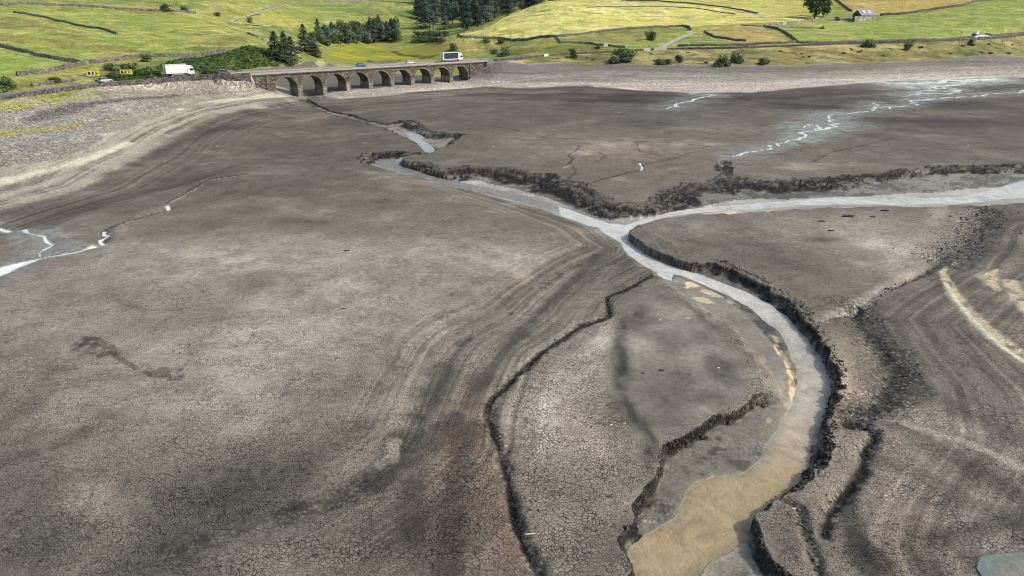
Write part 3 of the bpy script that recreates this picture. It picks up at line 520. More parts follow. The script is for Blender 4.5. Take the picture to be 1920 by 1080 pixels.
for pts, w_, c, a in [([(-40,28),(40,40),(100,56),(150,64)],[6,6,4,2],(138,120,62),.55),([(0,44),(60,58),(130,68)],[4,5,2],(130,112,60),.5),([(0,70),(80,80),(160,86),(230,97),(300,104)],[5,6,5,5,3],(142,120,62),.55),([(380,88),(430,78),(480,74)],4,(138,116,62),.5),
                      ([(0,66),(60,78),(140,96)],3,(176,176,78),.5),([(60,20),(160,32),(260,40),(380,52)],4,(176,184,80),.5),([(290,82),(350,80),(420,76)],3,(168,160,80),.4),([(0,26),(50,34),(90,42)],2.5,(196,184,110),.6)]:
    gp(stroke(pts, w_, 1.8, 1.0), A(*c), a)
for (px, py, u, v, c, a) in [(700,20,(110,6),(0,8),(96,130,56),.85),(650,45,(60,4),(0,10),(150,164,66),.7),(740,34,(60,10),(0,4),(178,178,84),.8),(620,50,(60,10),(0,6),(160,158,72),.6),(640,60,(80,8),(0,7),(108,124,58),.6),(720,48,(40,8),(0,6),(96,112,56),.8),(540,18,(60,0),(0,6),(150,166,66),.6),(300,10,(90,4),(0,5),(96,132,66),.8),
    (500,32,(40,0),(0,6),(196,186,76),.8),(520,42,(50,4),(0,5),(190,178,74),.8),(420,10,(60,4),(0,9),(190,180,112),.8),(230,8,(60,6),(0,5),(176,172,92),.7),(180,2,(150,2),(0,4),(140,156,74),.6),(420,24,(40,4),(0,4),(120,144,60),.7),(640,14,(70,0),(0,4),(150,166,68),.5),(530,58,(50,5),(0,6),(90,116,54),.8),
    (440,100,(70,-8),(0,10),(72,102,44),.9),(380,115,(70,-6),(0,9),(66,94,44),.9),(490,115,(40,-6),(0,12),(76,108,46),.9),(540,90,(40,10),(0,14),(72,98,48),.8),(250,125,(50,0),(0,9),(84,102,50),.8),(575,105,(20,10),(0,6),(96,124,54),.7),(300,128,(90,-6),(0,6),(76,98,50),.8),
    (100,150,(80,-10),(0,7),(150,140,80),.6),(40,160,(50,-6),(0,5),(120,120,66),.6),(180,140,(50,-6),(0,6),(128,124,66),.6),(700,84,(110,0),(0,4),(168,166,74),.7),(840,80,(50,0),(0,7),(184,172,88),.7),(880,88,(50,4),(0,5),(192,170,100),.6),(940,96,(50,4),(0,4),(110,106,70),.6),
    (1000,90,(60,0),(0,5),(178,168,80),.6),(1020,78,(60,0),(0,4),(142,128,66),.7),(1150,68,(60,-6),(0,5),(146,128,68),.6),(1180,78,(60,-6),(0,5),(176,170,78),.6),(1350,80,(60,4),(0,5),(140,158,66),.7),(1390,55,(30,0),(0,5),(196,170,84),.7),
    (1250,112,(110,0),(0,6),(120,128,64),.6),(1450,104,(110,0),(0,7),(168,158,86),.6),(1400,118,(90,0),(0,4),(106,120,54),.7),(1600,100,(110,0),(0,6),(168,142,88),.6),(1750,95,(80,0),(0,6),(166,152,88),.6),(1880,92,(60,-4),(0,5),(112,124,64),.7),(1560,90,(110,2),(0,3),(198,188,120),.6),(1300,98,(110,0),(0,4),(150,136,70),.5),(1070,110,(60,0),(0,4),(140,120,66),.6),
    (1480,12,(40,10),(0,8),(170,160,60),.3),(960,14,(60,-20),(0,3),(168,168,84),.5),(940,48,(80,-14),(0,3),(170,168,80),.5),(1010,52,(60,-6),(0,3),(176,174,80),.4),(1100,60,(60,-4),(0,3),(178,178,76),.4)]:
    gp(blob(px, py, u, v, .6), A(*c), a)
for pts, w_, c, a in [([(950,36),(1000,24),(1060,14),(1130,8)],2.4,(140,142,64),.5),([(900,60),(960,46),(1020,38)],1.5,(226,216,130),.5),([(1180,56),(1130,64),(1080,72)],2.5,(150,140,70),.5),([(985,103),(1005,98),(1015,94)],1.6,(224,208,150),.7),([(1560,83),(1640,90),(1720,93)],1.3,(210,196,140),.7),([(1420,103),(1350,108),(1270,110)],1.2,(200,178,110),.6),([(820,82),(850,76),(920,80),(960,88)],1.2,(206,184,128),.6)]:
    gp(stroke(pts, w_, 1.8, 1.0), A(*c), a)
RB = area([(915,112),(1000,101),(1100,95),(1200,92),(1400,86),(1600,78),(1800,72),(1920,64),(2000,60),(2000,104),(1920,108),(1600,120),(1400,126),(1150,122),(1060,119),(920,122)], 1.5, 1) * grass
r1 = fbm(X, Y, 14, 4, 101, .6); r2 = fbm(X * .5, Y, 9, 4, 111, .6); gp(RB, A(158, 148, 80), .85); gp(RB * sm(r1, .05, .35), A(206, 190, 118), .8); gp(RB * sm(-r1, .05, .4), A(104, 118, 52), .8); gp(RB * sm(r2, .2, .5), A(134, 104, 66), .7); gp(RB * sm(-r2, .25, .5), A(84, 100, 46), .7)
r3 = vnoise((Z + n12 * .5) * 2.2 + n4 * .5, X * .03, 121) + .7 * vnoise((Z + n12 * .3) * 5, X * .05, 122) + n4 * .3 + n15 * .25
gp(grass * (1 - RB) * sm(r1, .1, .5), A(200, 188, 100), .5); gp(grass * (1 - RB) * sm(-r2, .15, .5), A(116, 132, 58), .5); gp(grass * (1 - RB) * sm(r3, .2, .7), A(208, 200, 116), .55); gp(grass * (1 - RB) * sm(-r3, .2, .6), A(106, 122, 54), .55)
# bare red-brown heather tufts on the right bank
hp = sm(n4 + n15 * .8 + n12 * .4, .75, 1.2) * sm(Y, 330, 350) * (X > 20) * (Z < 13); gp(hp, A(112, 86, 66), .6)
gp(blob(1407,56,(18,0),(0,3),.8), A(160, 122, 128), .8)
G *= (1 + .14 * n4 + .10 * n15 + .10 * n12)[:, None]; G = G * .9 + G.mean(1, keepdims=True) * .1
edge_ = sm(sdL + wob * .6, -2.2, -.6) * (1 - lake) ; G = G * (1 - .45 * edge_ * (n4 > 0))[:, None]
ALB = ALB * (1 - grass[:, None]) + G * grass[:, None]
# verge
m = sm(roadmask, .3, .9) * grass; ALB = ALB * (1 - m[:, None] * .5) + A(120, 116, 84)[None] * m[:, None] * .5
RGH = np.clip(bank * 1.1, 0, .55) * np.clip(.7 + .7 * n4, .2, 1.2)
for d, wid, al in ((d1, .55, .8), (d3, 2.2, .8), (d4, .5, .8), (d5, .35, .6), (d6, .45, .6), (dB, 3.2, .9)): RGH = np.maximum(RGH, al * (1 - sm(d + n15 * .6 * wid + n6 * .3 * wid, wid * .4, wid * 1.5)))
RGH = np.maximum(RGH, .55 * sm(.75 - dE / 2.2 + n15 * .6 + n4 * .6, .3, 1.0)); RGH = np.clip(RGH, 0, 1) * lake; RGH *= (1 - sm(sdW, -.5, .3))
MSK[:, 0] = np.clip(crack, 0, 1) * lake; MSK[:, 1] = grav; MSK[:, 2] = np.maximum(grass, gm * .25); ALB[:] = np.where((lake * (1 - grav) * (1 - gm) > .5)[:, None], ALB * np.array([.955, .985, .905], np.float32) * np.clip((ALB.mean(1, keepdims=True) / .085), .3, 2.2) ** .62, ALB); ALB[:] = np.where((lake * (1 - gm) > .5)[:, None], ALB * .9 + ALB.mean(1, keepdims=True) * .1, ALB); ALB[:] = ALB * (1 + .72 * (lake * (1 - grav) * (1 - gm)))[:, None]; ALB = np.clip(ALB, .004, .8).astype(np.float32)

# ------------------------------------------------------------------ materials
def new_mat(name):
    m = bpy.data.materials.new(name); m.use_nodes = True; t = m.node_tree
    return m, t, t.nodes["Principled BSDF"], t.nodes, t.links
def mathn(t, op, a, b=None, c=None, clamp=False):
    n_ = t.nodes.new("ShaderNodeMath"); n_.operation = op; n_.use_clamp = clamp
    for i, v in enumerate((a, b, c)):
        if v is None: continue
        if isinstance(v, (int, float)): n_.inputs[i].default_value = v
        else: t.links.new(v, n_.inputs[i])
    return n_.outputs[0]
def mapr(t, v, a, b, c, d):
    n_ = t.nodes.new("ShaderNodeMapRange"); t.links.new(v, n_.inputs[0])
    for i, q in enumerate((a, b, c, d)): n_.inputs[i + 1].default_value = q
    return n_.outputs[0]
def noise(t, vec, scale, det=3, rough=.55, dist=0):
    n_ = t.nodes.new("ShaderNodeTexNoise"); n_.inputs["Scale"].default_value = scale; n_.inputs["Detail"].default_value = det
    n_.inputs["Roughness"].default_value = rough; n_.inputs["Distortion"].default_value = dist
    if vec is not None: t.links.new(vec, n_.inputs["Vector"])
    return n_
def voro(t, vec, scale, feat='F1', rnd=1.0):
    n_ = t.nodes.new("ShaderNodeTexVoronoi"); n_.feature = feat; n_.inputs["Scale"].default_value = scale; n_.inputs["Randomness"].default_value = rnd
    t.links.new(vec, n_.inputs["Vector"]); return n_
def mixf(t, f, a, b):
    n_ = t.nodes.new("ShaderNodeMix"); n_.data_type = 'FLOAT'
    for s, v in ((n_.inputs[0], f), (n_.inputs[2], a), (n_.inputs[3], b)):
        if isinstance(v, (int, float)): s.default_value = v
        else: t.links.new(v, s)
    return n_.outputs[0]
def mixc(t, f, a, b, mode='MIX'):
    n_ = t.nodes.new("ShaderNodeMix"); n_.data_type = 'RGBA'; n_.blend_type = mode
    for s, v in ((n_.inputs[0], f), (n_.inputs[6], a), (n_.inputs[7], b)):
        if isinstance(v, (int, float)): s.default_value = v
        elif isinstance(v, (tuple, list)): s.default_value = (*v[:3], 1)
        else: t.links.new(v, s)
    return n_.outputs[2]
def ground_mat():
    m, t, bs, nd, lk = new_mat("ground_surface")
    tc = nd.new("ShaderNodeTexCoord"); sp = nd.new("ShaderNodeSeparateXYZ"); lk.new(tc.outputs["Object"], sp.inputs[0])
    cb = nd.new("ShaderNodeCombineXYZ"); lk.new(sp.outputs[0], cb.inputs[0]); lk.new(sp.outputs[1], cb.inputs[1]); P = cb.outputs[0]
    # warped coordinates so that cracks wander
    wn = noise(t, P, 1.1, 3, .6); vs = nd.new("ShaderNodeVectorMath"); vs.operation = 'MULTIPLY_ADD'; lk.new(wn.outputs["Color"], vs.inputs[0]); vs.inputs[1].default_value = (.25, .25, 0); lk.new(P, vs.inputs[2]); PW = vs.outputs[0]
    al = nd.new("ShaderNodeAttribute"); al.attribute_name = "Alb"; mk = nd.new("ShaderNodeAttribute"); mk.attribute_name = "Msk"; wt = nd.new("ShaderNodeAttribute"); wt.attribute_name = "Wet"
    ms = nd.new("ShaderNodeSeparateColor"); lk.new(mk.outputs["Color"], ms.inputs[0]); cr, gr, gs = ms.outputs[0], ms.outputs[1], ms.outputs[2]; cs = mk.outputs["Alpha"]
    v1 = voro(t, PW, 6.2, 'DISTANCE_TO_EDGE'); v2 = voro(t, PW, 3.7, 'DISTANCE_TO_EDGE'); v3 = voro(t, PW, 1.3, 'DISTANCE_TO_EDGE')
    wv = noise(t, P, .35, 2); wid = mapr(t, wv.outputs[0], .3, .7, .55, 1.5)
    def line(v, w_):
        return mathn(t, 'SUBTRACT', 1.0, mathn(t, 'DIVIDE', v.outputs["Distance"], mathn(t, 'MULTIPLY', wid, w_), clamp=True), clamp=True)
    l1 = line(v1, .10); l2 = line(v2, .085); l3 = line(v3, .045)
    csm = mathn(t, 'MAXIMUM', cs, mapr(t, noise(t, P, .12, 3, .6).outputs[0], .52, .62, 0, 1)); ln = mixf(t, csm, l1, l2); ln = mathn(t, 'MAXIMUM', ln, mathn(t, 'MULTIPLY', l3, mapr(t, noise(t, P, .3, 2).outputs[0], .4, .6, .1, .8))); ln = mathn(t, 'MULTIPLY', ln, cr)
    fine = noise(t, P, 7, 5, .65); fine2 = noise(t, P, 1.7, 4, .6); fine3 = noise(t, P, 28, 3, .6)
    cellv = voro(t, PW, 6.2, 'F1'); cc = nd.new("ShaderNodeSeparateColor"); lk.new(cellv.outputs["Color"], cc.inputs[0])
    tone = mathn(t, 'MULTIPLY', mapr(t, fine.outputs[0], .25, .75, .78, 1.22), mapr(t, fine2.outputs[0], .3, .7, .78, 1.22))
    tone = mathn(t, 'MULTIPLY', tone, mapr(t, fine3.outputs[0], .25, .75, .78, 1.22))
    tone = mathn(t, 'MULTIPLY', tone, mixf(t, cr, 1.0, mapr(t, cc.outputs[0], 0, 1, .88, 1.12)))
    mudt = mathn(t, 'MULTIPLY', tone, mathn(t, 'SUBTRACT', 1.12, mathn(t, 'MULTIPLY', ln, 1.02)))
    # crumbled clods
    rg = nd.new("ShaderNodeAttribute"); rg.attribute_name = "Rgh"; k1 = voro(t, PW, 3.4); k2 = voro(t, PW, 8.0); kc = nd.new("ShaderNodeSeparateColor"); lk.new(k1.outputs["Color"], kc.inputs[0])
    cl = mathn(t, 'MULTIPLY', mapr(t, k1.outputs["Distance"], .12, .6, 1.7, .5), mapr(t, k2.outputs["Distance"], .1, .65, 1.35, .55)); cl = mathn(t, 'MULTIPLY', cl, mapr(t, kc.outputs[0], 0, 1, .6, 1.5))
    mudt = mixf(t, rg.outputs["Fac"], mudt, mathn(t, 'MULTIPLY', cl, tone))
    # stones
    s1 = voro(t, P, 2.3); s2 = voro(t, P, 5.0); c1 = nd.new("ShaderNodeSeparateColor"); lk.new(s1.outputs["Color"], c1.inputs[0]); c2 = nd.new("ShaderNodeSeparateColor"); lk.new(s2.outputs["Color"], c2.inputs[0])
    st = mathn(t, 'MULTIPLY', mapr(t, c1.outputs[0], 0, 1, .55, 1.75), mapr(t, c2.outputs[1], 0, 1, .65, 1.6))
    st = mathn(t, 'MULTIPLY', st, mapr(t, s1.outputs["Distance"], .15, .75, 1.15, .55))
    # grass tufts
    g1 = noise(t, P, .9, 5, .7); g2 = noise(t, P, .22, 4, .65); g3 = noise(t, P, 3.5, 3, .6)
    gt_ = mathn(t, 'MULTIPLY', mapr(t, g1.outputs[0], .32, .68, .5, 1.5), mapr(t, g2.outputs[0], .3, .7, .82, 1.18)); gt_ = mathn(t, 'MULTIPLY', gt_, mapr(t, g3.outputs[0], .3, .7, .8, 1.2))
    f = mixf(t, gr, mudt, st); f = mixf(t, gs, f, gt_)
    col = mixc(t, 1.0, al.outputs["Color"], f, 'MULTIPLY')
    hue = mixc(t, 1.0, col, (1.25, .86, .75), 'MULTIPLY'); col = mixc(t, mathn(t, 'MULTIPLY', gs, mapr(t, noise(t, P, .13, 4, .7).outputs[0], .52, .72, 0, .8)), col, hue)
    lk.new(col, bs.inputs["Base Color"])
    lk.new(mixf(t, wt.outputs["Fac"], .85, .22), bs.inputs["Roughness"]); bs.inputs["Specular IOR Level"].default_value = .3
    hgt = mathn(t, 'ADD', mathn(t, 'MULTIPLY', fine.outputs[0], .05), mathn(t, 'MULTIPLY', ln, -.07))
    hgt = mixf(t, rg.outputs['Fac'], hgt, mathn(t, 'MULTIPLY', k1.outputs['Distance'], -.16))
    hgt = mixf(t, gr, hgt, mathn(t, 'MULTIPLY', mathn(t, 'SUBTRACT', 1.0, s1.outputs["Distance"]), .14)); hgt = mixf(t, gs, hgt, mathn(t, 'MULTIPLY', g1.outputs[0], .5))
    bp_ = nd.new("ShaderNodeBump"); bp_.inputs["Strength"].default_value = .8; bp_.inputs["Distance"].default_value = 1.0; lk.new(hgt, bp_.inputs["Height"]); lk.new(bp_.outputs[0], bs.inputs["Normal"])
    return m
GM = ground_mat()
# ------------------------------------------------------------------ terrain meshes: one grid, three stretches of ground
def put_mesh(name, verts, quads, mat, smooth=True):
    me = bpy.data.meshes.new(name); me.vertices.add(len(verts)); me.vertices.foreach_set("co", verts.astype(np.float32).ravel())
    k = quads.shape[1]; me.loops.add(quads.size); me.loops.foreach_set("vertex_index", quads.astype(np.int32).ravel())
    me.polygons.add(len(quads)); me.polygons.foreach_set("loop_start", np.arange(0, quads.size, k, dtype=np.int32)); me.polygons.foreach_set("loop_total", np.full(len(quads), k, np.int32))
    me.polygons.foreach_set("use_smooth", np.full(len(quads), smooth)); me.update(calc_edges=True); me.validate()
    if mat: me.materials.append(mat)
    o = bpy.data.objects.new(name, me); scene.collection.objects.link(o); return o
ii = (np.arange(nr - 1)[:, None] * ncol + np.arange(ncol - 1)[None]).ravel()
QUADS = np.stack([ii, ii + 1, ii + ncol + 1, ii + ncol], 1)
V3 = np.stack([X, Y, Z], 1)
gq = grass[ii] > .5; rq = (~gq) & (grav[ii] > .5); mq = ~(gq | rq)
def terrain_piece(name, sel):
    q = QUADS[sel]; used = np.zeros(N, bool); used[q.ravel()] = True; idx = np.cumsum(used) - 1
    o = put_mesh(name, V3[used], idx[q], GM); me = o.data
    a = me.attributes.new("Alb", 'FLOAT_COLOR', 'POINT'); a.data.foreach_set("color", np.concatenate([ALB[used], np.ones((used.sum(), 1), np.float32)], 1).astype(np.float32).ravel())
    a = me.attributes.new("Msk", 'FLOAT_COLOR', 'POINT'); a.data.foreach_set("color", MSK[used].astype(np.float32).ravel())
    a = me.attributes.new("Rgh", 'FLOAT', 'POINT'); a.data.foreach_set("value", RGH[used].astype(np.float32))
    a = me.attributes.new("Wet", 'FLOAT', 'POINT'); a.data.foreach_set("value", WET[used].astype(np.float32))
    o["kind"] = "structure"; return o
terrain_piece("reservoir_bed", mq); terrain_piece("gravel_shore", rq); terrain_piece("grassland", gq)
ZG = Z.reshape(nr, ncol)
def gnd(x, y):
    """height of the finished ground"""
    i = int(np.clip(np.searchsorted(rows, y) - 1, 0, nr - 2)); fy = (y - rows[i]) / (rows[i + 1] - rows[i])
    u = x / (y * .93 + 11.2); c = (u + .97) / 1.94 * (ncol - 1); j = int(np.clip(math.floor(c), 0, ncol - 2)); fx = min(max(c - j, 0), 1)
    return float((ZG[i, j] * (1 - fx) + ZG[i, j + 1] * fx) * (1 - fy) + (ZG[i + 1, j] * (1 - fx) + ZG[i + 1, j + 1] * fx) * fy)
def pin(px, py):
    p = at(px, py); return Vector((p.x, p.y, gnd(p.x, p.y)))
# ------------------------------------------------------------------ water
def water_mat(name, rough=.12, bump=.02, scale=1.4):
    m, t, bs, nd, lk = new_mat(name); at_ = nd.new("ShaderNodeAttribute"); at_.attribute_name = "Alb"; tc = nd.new("ShaderNodeTexCoord")
    n_ = noise(t, tc.outputs["Object"], .45, 7, .7, 1.2); n2 = noise(t, tc.outputs["Object"], scale * 2.2, 4, .6)
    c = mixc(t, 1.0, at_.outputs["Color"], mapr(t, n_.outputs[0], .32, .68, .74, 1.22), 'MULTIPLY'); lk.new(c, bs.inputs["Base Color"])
    bs.inputs["Roughness"].default_value = rough; bs.inputs["IOR"].default_value = 1.33
    b = nd.new("ShaderNodeBump"); b.inputs["Strength"].default_value = .45; b.inputs["Distance"].default_value = bump * 10; lk.new(n2.outputs[0], b.inputs["Height"]); lk.new(b.outputs[0], bs.inputs["Normal"])
    return m
WM = water_mat("silt_and_sky_water")
def water_sheet(name, sdf, level, colf, marg=-1.0):
    keep = (sdf > marg); q = QUADS[keep[QUADS].any(1)]; used = np.zeros(N, bool); used[q.ravel()] = True; idx = np.cumsum(used) - 1
    v = V3[used].copy(); v[:, 2] = level; o = put_mesh(name, v, idx[q], WM)
    a = o.data.attributes.new("Alb", 'FLOAT_COLOR', 'POINT'); c = colf(used); a.data.foreach_set("color", np.concatenate([c, np.ones((len(c), 1))], 1).astype(np.float32).ravel())
    o["kind"] = "structure"; return o
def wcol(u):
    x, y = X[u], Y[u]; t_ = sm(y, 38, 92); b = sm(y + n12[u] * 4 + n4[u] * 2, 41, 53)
    up = A(230, 228, 218); mid = A(204, 193, 172); lo = A(186, 164, 124); c = lo * (1 - b[:, None]) + mid * b[:, None]; k = sm(y + n4[u] * 3 + n12[u] * 3, 54, 82)[:, None]; c = c * (1 - k) + up * k  # upper reaches carry bright cloud reflection in the colour, tan silt lower down
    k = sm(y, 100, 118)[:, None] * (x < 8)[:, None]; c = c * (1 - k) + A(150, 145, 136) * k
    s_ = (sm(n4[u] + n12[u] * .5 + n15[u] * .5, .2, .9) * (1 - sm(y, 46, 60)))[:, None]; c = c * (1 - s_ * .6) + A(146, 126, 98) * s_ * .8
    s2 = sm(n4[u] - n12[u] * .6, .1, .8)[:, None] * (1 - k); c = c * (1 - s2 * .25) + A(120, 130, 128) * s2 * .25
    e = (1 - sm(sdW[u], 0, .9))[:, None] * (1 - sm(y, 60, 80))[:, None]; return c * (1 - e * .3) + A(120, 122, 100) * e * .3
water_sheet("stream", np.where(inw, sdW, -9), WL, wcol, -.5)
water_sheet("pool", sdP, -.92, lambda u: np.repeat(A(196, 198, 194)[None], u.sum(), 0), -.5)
water_sheet("puddle", sdPud, PUDZ - .01, lambda u: A(150, 146, 122)[None] * sm(sdPud[u] + n4[u] * .5, .0, 1.6)[:, None] + A(128, 136, 128)[None] * (1 - sm(sdPud[u] + n4[u] * .5, .0, 1.6))[:, None], -.3)
# ------------------------------------------------------------------ object helpers
col = scene.collection
def tag(o, label=None, cat=None, group=None, kind=None):
    for k, v in (("label", label), ("category", cat), ("group", group), ("kind", kind)):
        if v: o[k] = v
    return o
def empty(name, loc, rz=0, label=None, cat=None, group=None):
    o = bpy.data.objects.new(name, None); col.objects.link(o); o.location = loc; o.rotation_euler = (0, 0, rz); o.empty_display_size = .5
    return tag(o, label, cat, group)
class MB:
    def __init__(s): s.v = []; s.f = []
    def add(s, vs, fs):
        k = len(s.v); s.v += [tuple(v) for v in vs]; s.f += [tuple(i + k for i in f) for f in fs]; return s
    def box(s, x0, x1, y0, y1, z0, z1, tap=0):
        return s.add([(x0, y0, z0), (x1, y0, z0), (x1, y1, z0), (x0, y1, z0), (x0 + tap, y0 + tap, z1), (x1 - tap, y0 + tap, z1), (x1 - tap, y1 - tap, z1), (x0 + tap, y1 - tap, z1)],
                     [(0, 3, 2, 1), (4, 5, 6, 7), (0, 1, 5, 4), (1, 2, 6, 5), (2, 3, 7, 6), (3, 0, 4, 7)])
    def prism(s, prof, y0, y1, yt=None):
        """profile in x, z drawn across y"""
        n_ = len(prof); vs = [(x, y0, z) for x, z in prof] + [(x, y1, z) for x, z in prof]
        return s.add(vs, [tuple(range(n_ - 1, -1, -1))[::-1], tuple(range(2 * n_ - 1, n_ - 1, -1))] + [(i, i + n_, (i + 1) % n_ + n_, (i + 1) % n_) for i in range(n_)])
    def tube(s, p, q, r0, r1, k=6):
        p = Vector(p); q = Vector(q); d = (q - p).normalized(); a = d.orthogonal().normalized(); b = d.cross(a)
        vs = [p + (a * math.cos(t) + b * math.sin(t)) * r0 for t in [i * 2 * math.pi / k for i in range(k)]] + [q + (a * math.cos(t) + b * math.sin(t)) * r1 for t in [i * 2 * math.pi / k for i in range(k)]]
        return s.add(vs, [(i, (i + 1) % k, (i + 1) % k + k, i + k) for i in range(k)] + [tuple(range(k - 1, -1, -1)), tuple(range(k, 2 * k))])
    def build(s, name, mat, parent=None, smooth=False, bevel=0):
        me = bpy.data.meshes.new(name); me.from_pydata(s.v, [], s.f); me.update()
        bm = bmesh.new(); bm.from_mesh(me); bmesh.ops.recalc_face_normals(bm, faces=bm.faces)
        if bevel: bmesh.ops.bevel(bm, geom=list(bm.edges), offset=bevel, segments=1, affect='EDGES')
        bm.to_mesh(me); bm.free()
        if smooth:
            for p in me.polygons: p.use_smooth = True
        me.materials.append(mat); o = bpy.data.objects.new(name, me); col.objects.link(o)
        if parent: o.parent = parent
        return o
def simple(name, c, rough=.6, amp=.12, scale=3.0, metal=0.0, bump=0.0):
    m, t, bs, nd, lk = new_mat(name); tc = nd.new("ShaderNodeTexCoord"); n_ = noise(t, tc.outputs["Object"], scale, 4, .6)
    lk.new(mixc(t, 1.0, tuple(c), mapr(t, n_.outputs[0], .3, .7, 1 - amp, 1 + amp), 'MULTIPLY'), bs.inputs["Base Color"])
    bs.inputs["Roughness"].default_value = rough; bs.inputs["Metallic"].default_value = metal
    if bump:
        b = nd.new("ShaderNodeBump"); b.inputs["Distance"].default_value = bump; lk.new(n_.outputs[0], b.inputs["Height"]); lk.new(b.outputs[0], bs.inputs["Normal"])
    return m
def stone(name, c, scale=1.6, amp=.45, squash=1.8, lich=.0):
    m, t, bs, nd, lk = new_mat(name); tc = nd.new("ShaderNodeTexCoord"); mp = nd.new("ShaderNodeMapping"); mp.inputs["Scale"].default_value = (1, 1, squash); lk.new(tc.outputs["Object"], mp.inputs[0])
    v = voro(t, mp.outputs[0], scale); e = voro(t, mp.outputs[0], scale, 'DISTANCE_TO_EDGE'); s_ = nd.new("ShaderNodeSeparateColor"); lk.new(v.outputs["Color"], s_.inputs[0])
    f = mathn(t, 'MULTIPLY', mapr(t, s_.outputs[0], 0, 1, 1 - amp, 1 + amp), mapr(t, e.outputs["Distance"], 0, .07, .45, 1)); n_ = noise(t, tc.outputs["Object"], .35, 4, .6)
    f = mathn(t, 'MULTIPLY', f, mapr(t, n_.outputs[0], .3, .7, .55, 1.45)); c2 = mixc(t, 1.0, tuple(c), f, 'MULTIPLY')
    c2 = mixc(t, mapr(t, s_.outputs[1], .8, .95, 0, lich), c2, (.38, .36, .27)); lk.new(c2, bs.inputs["Base Color"]); bs.inputs["Roughness"].default_value = .9
    b = nd.new("ShaderNodeBump"); b.inputs["Distance"].default_value = .06; lk.new(e.outputs["Distance"], b.inputs["Height"]); lk.new(b.outputs[0], bs.inputs["Normal"]); return m
def leafmat(name, c1, c2, c3):
    m, t, bs, nd, lk = new_mat(name); ge = nd.new("ShaderNodeNewGeometry"); oi = nd.new("ShaderNodeObjectInfo"); tc = nd.new("ShaderNodeTexCoord")
    n_ = noise(t, tc.outputs["Object"], 1.3, 3, .6); c = mixc(t, mapr(t, n_.outputs[0], .35, .65, 0, 1), c1, c2); c = mixc(t, mapr(t, ge.outputs["Random Per Island"], .45, 1, 0, .8), c, c3)
    c = mixc(t, 1.0, c, mapr(t, oi.outputs["Random"], 0, 1, .72, 1.3), 'MULTIPLY'); lk.new(c, bs.inputs["Base Color"]); bs.inputs["Roughness"].default_value = .75
    bs.inputs["Specular IOR Level"].default_value = .2; return m
M = dict(
    bridge=stone("viaduct_masonry", (.105, .09, .068), 1.7, .5, 1.7, .5), pier=stone("pier_masonry", (.23, .205, .165), 1.5, .35, 2.2, .5), ring=stone("voussoirs", (.17, .15, .125), 1.6, .3, 1), dry=stone("dry_stone", (.135, .125, .105), 1.9, .6, 1.8, .35),
    dryd=stone("roadside_stone", (.085, .078, .068), 1.6, .7, 1.6, .3), drypale=stone("pale_dry_stone", (.24, .225, .19), 1.5, .5, 1.6, .5), conc=simple("weathered_concrete", (.36, .34, .30), .85, .25, 1.2), rail=simple("galvanised_rail", (.32, .32, .31), .5, .1, 4, .5),
    road=simple("asphalt", (.175, .17, .165), .9, .15, .8), track=simple("pale_gravel_track", (.42, .39, .33), .95, .25, .7, 0, .05), mark=simple("road_paint", (.72, .72, .70), .6, .1), redroad=simple("red_road_surface", (.42, .13, .10), .9, .2),
    white=simple("white_paint", (.80, .80, .79), .35, .03, 1), whitem=simple("grubby_white_panel", (.74, .74, .72), .5, .05, 1), navy=simple("navy_curtain", (.014, .022, .045), .5, .35, 2), black=simple("black_rubber", (.02, .02, .02), .8), dark=simple("dark_metal", (.035, .036, .04), .5), glass=simple("dark_glass", (.02, .025, .03), .08, 0),
    blue=simple("blue_car_paint", (.03, .045, .30), .25, .03), silver=simple("silver_car_paint", (.48, .49, .51), .3, .03, 2, .3), greyc=simple("grey_car_paint", (.20, .22, .26), .3, .03, 2, .3), yellow=simple("yellow_board", (.80, .70, .03), .45, .04), hub=simple("wheel_hub", (.4, .4, .4), .4, 0, 1, .6),
    hiviz=simple("hi_viz_yellow", (.65, .80, .04), .5, .03), teal=simple("teal_crash_box", (.035, .10, .12), .6, .1), slate=simple("stone_slate", (.27, .27, .28), .8, .3, 2.5, 0, .05), barnst=stone("barn_stone", (.42, .39, .33), 1.3, .4, 1.5, .6), gable=stone("shaded_barn_stone", (.10, .095, .10), 1.3, .4, 1.5), wood=simple("weathered_wood", (.30, .27, .23), .85, .2, 4), palewood=simple("bleached_wood", (.62, .55, .40), .8, .1, 4),  # gable: barn stone with the shade of the gable side put into its colour
    bark=simple("bark", (.05, .04, .03), .95, .3, 4), skylt=simple("translucent_sheet", (.66, .66, .62), .5, .05), lamp=simple("lamp_lens", (.6, .55, .45), .2, 0), redl=simple("tail_lamp", (.4, .02, .02), .3, 0),
    conif=leafmat("conifer_needles", (.08, .115, .08), (.115, .155, .105), (.22, .27, .19)), conif2=leafmat("bluegreen_needles", (.08, .135, .10), (.12, .18, .13), (.22, .29, .21)), leafd=leafmat("dark_leaves", (.06, .092, .042), (.09, .13, .055), (.19, .235, .11)), leafm=leafmat("mid_leaves", (.055, .090, .032), (.08, .125, .045), (.17, .21, .09)),
    bracken=leafmat("bracken", (.065, .13, .035), (.095, .17, .045), (.15, .23, .07)), gorse=leafmat("yellow_weed", (.35, .38, .03), (.45, .45, .04), (.5, .5, .1)),
    clod=simple("peat_clod", (.062, .055, .047), .95, .6, 3, 0, .1), pebble=simple("pale_shore_stone", (.30, .28, .235), .9, .5, .6), palest=simple("pale_stone", (.62, .60, .55), .8, .1))
